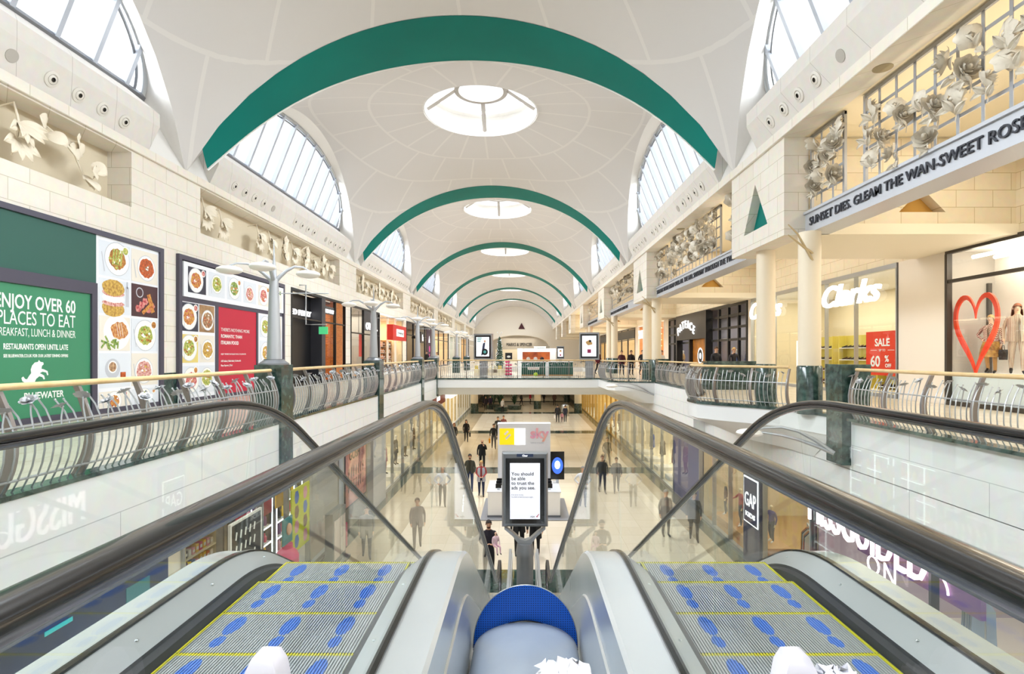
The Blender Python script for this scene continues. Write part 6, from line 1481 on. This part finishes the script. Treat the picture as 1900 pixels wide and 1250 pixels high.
for s, w_ in ((-1, 'billboard'), (1, 'colonnade')):
    c = thing('counter', 'white kiosk counter on the %s side of the white tower' % w_, 'counter', (K[0]+s*1.05, K[1]-1.6, kz))
    b = B(); b.box(-.42, .42, -.5, 1.4, .1, 1.02); b.obj('cabinet', WHITE, c); b = B(); b.box(-.46, .46, -.54, 1.44, 1.02, 1.07); b.obj('worktop', KW, c); b = B(); b.box(-.44, .44, -.52, 1.42, 0, .1); b.obj('plinth', DSTEEL, c)
    for k in range(3):
        m_ = thing('tablet', 'display tablet on the %s-side kiosk counter, %s from the front' % (w_, nth(k)), 'tablet', (K[0]+s*1.05, K[1]-1.8+.5*k, kz+1.07)); b = B(); b.box(-.12, .12, -.02, .0, .06, .24); b.obj('screen', SCRB, m_); b = B(); b.box(-.05, .05, -.04, .04, 0, .07); b.obj('stand', SATIN, m_)
m_ = thing('monitor', 'upright screen glowing blue on the colonnade side of the kiosk', 'screen', (K[0]+1.45, K[1]-.6, kz+1.07))
b = B(); b.box(-.3, .3, -.04, .04, .15, 1.35); b.obj('casing', SCRB, m_); b = B(); disc(b, 0, .75, .24, -.042, 0, 20, 1.5); disc(b, 0, .78, .12, -.044, 1, 20, 1.5); b.obj('display', [mat('screen_blue', '#2f55d8', .4, emit=1.2), mat('screen_pale', '#cfe0ff', .4, emit=1.5)], m_); b = B(); b.box(-.06, .06, -.03, .03, 0, .15); b.obj('stand', SATIN, m_)
b = B(); b.box(-1.75, 1.85, -2.5, .8, 0, .02); tag(b.obj('floor_mat', mat('kiosk_base', '#8e9098', .4), None, (K[0], K[1], kz+.012)), 'grey mat under the white kiosk and its two counters', 'mat')
# ------------------------------------------------------------------ things on the footbridge
def ad_screen(label, x, y, z0, w, h, kind):
    t = thing('advert_screen', label, 'screen', (x, y, 0), -.25 if kind != 'far' else 0)
    b = B(); b.box(-w/2, w/2, -.05, .25, z0, z0+h); b.obj('case', ALU, t); b = B(); b.box(-w*.44, w*.44, -.06, -.05, z0+.1, z0+h-.1); b.obj('bezel', SCRB, t)
    b = B(); b.box(-w*.36, w*.36, -.07, -.06, z0+.2, z0+h-.2); d = b.obj('display', SCR, t); b = B(); b.box(-w*.2, w*.2, 0, .2, 0, z0); b.obj('stand', ALU, t)
    b = B()
    if kind == 'wheel':
        cx, cz = .12*w, z0+h*.3
        disc(b, cx, cz, w*.17, -.074, 0, 20); disc(b, cx, cz, w*.08, -.076, 1, 16); b.face([(cx-.2*w, -.073, cz-.2*w), (cx-.05*w, -.073, cz-.1*w), (cx+.02*w, -.073, cz+.5*w), (cx-.1*w, -.073, cz+.45*w)], 2); disc(b, cx+.0*w, cz+.56*w, w*.06, -.075, 3, 10)
        b.obj('picture', [BLACK, mat('wheel_teal', '#5ab0b0', .5), mat('suit_blue', '#2a3050', .5), SKIN], d)
        b = B()
        for i in range(3): b.face([(-w*.3, -.074, z0+h*.82-.1*i), (-w*(.05+.03*i), -.074, z0+h*.82-.1*i), (-w*(.05+.03*i), -.074, z0+h*.85-.1*i), (-w*.3, -.074, z0+h*.85-.1*i)])
        b.obj('printed_lines', mat('advert_teal', '#6ab0a8', .5), d)
    else:
        disc(b, 0, z0+h*.62, w*.16, -.074, 0, 9, .8, .25); disc(b, .05*w, z0+h*.68, w*.06, -.076, 1, 10); b.obj('picture', [mat('perfume_gold', '#c9a060', .5), BLACK], d)
        b = B(); b.face([(-.09*w, -.074, z0+h*.25), (.09*w, -.074, z0+h*.25), (.09*w, -.074, z0+h*.38), (-.09*w, -.074, z0+h*.38)]); b.obj('bottle_picture', mat('perfume_plum', '#a02a5a', .5), d)
    return t
ad_screen('advert screen on the bridge showing a figure sitting on a wheel', -2.42, 32.8, 1.12, 1.15, 1.58, 'wheel')
ad_screen('advert screen on the bridge showing a gold and plum perfume, beside the colonnade', 4.05, 32.8, 1.12, 1.2, 1.66, 'perfume')
ad_screen('smaller far advert screen with a gold and plum perfume, behind the doughnut kiosk', 3.15, 48.5 - 3.4, 1.05, .62, 1.1, 'far')
# Christmas tree
t = thing('christmas_tree', 'slim green Christmas tree with silver baubles on the bridge', 'tree', (-1.62, 37.5, 0))
b = B(); rnd = random.Random(4)
for k in range(14):
    z = .35+k*.165; r0 = .33*(1-k/15)+.05
    b.loft([[((r0*q+(.04*math.cos(9*a) if q > .5 else 0))*cos(a), (r0*q+(.04*math.cos(9*a) if q > .5 else 0))*sin(a), zz) for a in [2*PI*j/24 for j in range(24)]] for q, zz in ((1, z-.10), (.55, z+.06), (.15, z+.2))], 0, True)
b.obj('foliage', mat('fir_green', '#3f5a48', .6, noise=(9, '#7d9486')), t); b = B(); b.lathe([(.09, 0), (.09, .35)], 10); b.lathe([(.28, 0), (.28, .25), (.2, .28)], 14); b.obj('stand', DSTEEL, t)
b = B(); b.ball((0,0,0), .035, n=8, k=5); BAU = b.mesh('bauble', [mat('bauble_silver', '#d8dce0', .15, .8)], 60)
for k in range(34):
    z = .4+rnd.random()*2.2; r0 = (.33*(1-(z-.35)/2.5)+.06)*.98; a = rnd.uniform(PI, 2*PI); link('bauble', BAU, t, (r0*cos(a), r0*sin(a), z))
for s in (-1, 1): link('bauble', BAU, t, (s*.14, 0, 2.98))
b = B(); b.tube([(-.14,0,2.98),(0,0,2.7),(.14,0,2.98)], .01, 5); b.obj('top_wire', SATIN, t)
# doughnut kiosk
t = thing('doughnut_kiosk', 'white-framed kiosk with an orange lit opening on the bridge', 'kiosk', (.98, 37.6, 0))
b = B(); b.box(-1.35, -1.0, -.5, .9, 0, 1.86); b.box(.95, 1.3, -.5, .9, 0, 1.86); b.box(-1.35, 1.3, -.5, .9, 1.62, 1.86); b.box(-1.0, .95, -.5, .9, 0, .95); b.box(-1.0, .95, .8, .9, .95, 1.65, 1); b.obj('casing', [mat('kiosk_white_glow', '#f6f6f4', .4, emit=.25), mat('kiosk_orange', '#cf6a28', .5, noise=(2, '#8a3a1c'))], t)  # casing whitened by a weak emission of its own, no lamp inside
b = B(); b.prism([(-.15, 1.76), (.55, 1.76), (.63, 2.0), (-.23, 2.0)], -.56, -.5); hs_ = b.obj('header_sign', mat('header_white', '#f2f4f2', .5, emit=.4), t); text('Krispy Kreme', .11, mat('kk_green', '#1f6a4a', .5), hs_, (.2, -.58, 1.85), .002, 'CENTER')
b = B(); b.box(-1.0, .95, -.55, -.3, .93, .99); b.obj('ledge', mat('kiosk_timber', '#c9a070', .5), t)
for i, (x, c) in enumerate(((-.6, '#e8e0d8'), (-.1, '#e8e0e0'), (.35, '#2a2a30'))):
    b = B(); b.ball((0,0,.14), .14, .1, .14, 10, 6); prod('display_goods', '%s heap of goods on the doughnut kiosk ledge' % nth(i), 'goods', None, b.mesh('goods', [cloth(c)], 60), (.98+x, 37.3, .99), 0) if 0 else tag(b.obj('display_goods', cloth(c), None, (.98+x, 37.22, .99), smooth=60), '%s heap of goods on the doughnut kiosk ledge, from the billboard side' % nth(i), 'goods')
GC = mat('counter_green', '#0f5f50', .45)
for i, x in enumerate((.72, 2.55)):
    t = thing('counter', ('green slatted counter with a white name plate behind the bridge balustrade', 'green slatted counter nearer the colonnade behind the bridge balustrade')[i], 'counter', (x, 36.0, 0))
    b = B(); b.box(-.8, .8, 0, .6, .1, .92); b.obj('cabinet', mat('counter_dark_green', '#0b3f38', .5), t)
    for k in range(15): b = B(); b.box(-.79+.107*k, -.73+.107*k, -.03, 0, .1, .9); b.obj('slat', GC, t)
    b = B(); b.box(-.84, .84, -.06, .64, .92, .97); b.obj('worktop', WHITE, t); b = B(); b.box(-.8, .8, 0, .6, 0, .1); b.obj('plinth', mat('counter_gold', '#b98a4a', .4), t)
    if i == 0:
        b = B(); b.prism([(-.42,.62),(-.36,.42),(.36,.42),(.42,.62)], -.06, -.03); npl = b.obj('name_plate', WT, t); text('Krispy Kreme', .12, mat('kk_red', '#b02a3a', .5), npl, (0, -.065, .48), .002, 'CENTER')
# stalls of small goods
t = thing('stall', 'low stall of cream and yellow goods behind the bridge balustrade', 'stall', (-2.1, 35.2, 0)); b = B(); b.box(-1.1, 1.1, 0, .5, 0, .25); b.box(-1.1, 1.1, .2, .5, .25, .5); b.obj('tiers', WARMW, t)
for k in range(14):
    c = ('#efe6c4', '#e0d8b0', '#e8c83a', '#d8d0c0', '#6a5a4a')[k % 5]; r_ = k//7; key = ('st', c)
    if key not in PM: b = B(); b.box(-.11, .11, -.09, .09, 0, .2); PM[key] = b.mesh('goods_box', [cloth(c)])
    prod('goods_box', 'small cream or yellow box on the low stall behind the bridge balustrade', 'box', 'boxes on the low stall', PM[key], (-2.1-.95+.31*(k % 7), 35.2+.1+.25*r_, .25+.25*r_), 0)
t = thing('flower_stand', 'tall stand of magenta flowers with a black card on top', 'stand', (-.92, 35.3, 0)); b = B(); b.box(-.04, .04, -.04, .04, 0, 1.1); b.box(-.25, .25, -.2, .2, 0, .06); b.obj('frame', DSTEEL, t)
b = B(); b.ball((0,0,0), .09, .09, .08, 8, 5); FLB = b.mesh('flower_bunch', [mat('magenta', '#c8185a', .6, noise=(20, '#e86a9a'))], 60)
for k in range(14): link('flower_bunch', FLB, t, (-.15+.15*(k % 3), -.12-.02*(k % 2), .16+.2*(k//3)))
b = B(); b.box(-.23, .23, -.03, .0, 1.12, 1.55); cd = b.obj('black_card', BLACK, t); b = B(); disc(b, 0, 1.3, .12, -.035, 0, 16, .6); b.obj('card_mark', WT, cd)
t = thing('ball_display', 'lime green ball on the bridge floor before the green counter', 'ball', (.85, 35.3, 0)); b = B(); b.ball((0,0,.13), .14, n=14, k=9); b.obj('ball', mat('lime', '#a8c81e', .4), t, smooth=60)
# crumpled pale sheet and bottle cap on the landing edge at the foot of the picture
PAPER = mat('white_tissue', '#eeeef6', .6)
def crumple(label, x0, x1, y, z, h, seed, nm):
    rnd = random.Random(seed); rows = []; n = 26
    for r in range(6):
        f = r/5; row = []
        for i in range(n+1):
            g = i/n; e = sin(PI*g)**.35
            row.append((x0+(x1-x0)*g+rnd.uniform(-.012, .012), y+.16*(f-.5)+rnd.uniform(-.012, .012), z+h*e*sin(PI*min(.98, .1+.8*f))*(.8+.4*abs(sin(g*17+r)))+rnd.uniform(-.008, .008)))
        rows.append(row)
    b = B(); b.loft(rows); o = b.obj(nm, PAPER, None, smooth=60); return tag(o, label, 'sheet')

t = thing('barrier', 'low white barrier across the gap between the escalators, close to the camera', 'barrier', (0, 1.0, 0))
b = B(); b.box(-.44, .47, -.015, .015, .77, .812); b.obj('top_bar', WHITE, t)
for s, x in ((-1, -.475), (1, .505)):
    b = B(); b.loft([[(x-w_, y_*d_, z) for y_ in (-1, 1)]+[(x+w_, y_*d_, z) for y_ in (1, -1)] for z, w_, d_ in ((.105, .035, .03), (.74, .035, .03), (.80, .034, .03), (.845, .028, .026), (.868, .018, .02), (.874, .006, .01))], 0, True, True)
    b.obj('end_post', mat('lavender_white_plastic', '#e4e2f0', .4), t, smooth=50)
crumple('crumpled white tissue sheet draped at the colonnade end of the white barrier', .53, .63, .97, .77, .07, 3, 'tissue_sheet')
crumple('small crumpled white tissue lying on the middle of the white barrier', .03, .13, 1.0, .79, .045, 8, 'tissue_sheet')
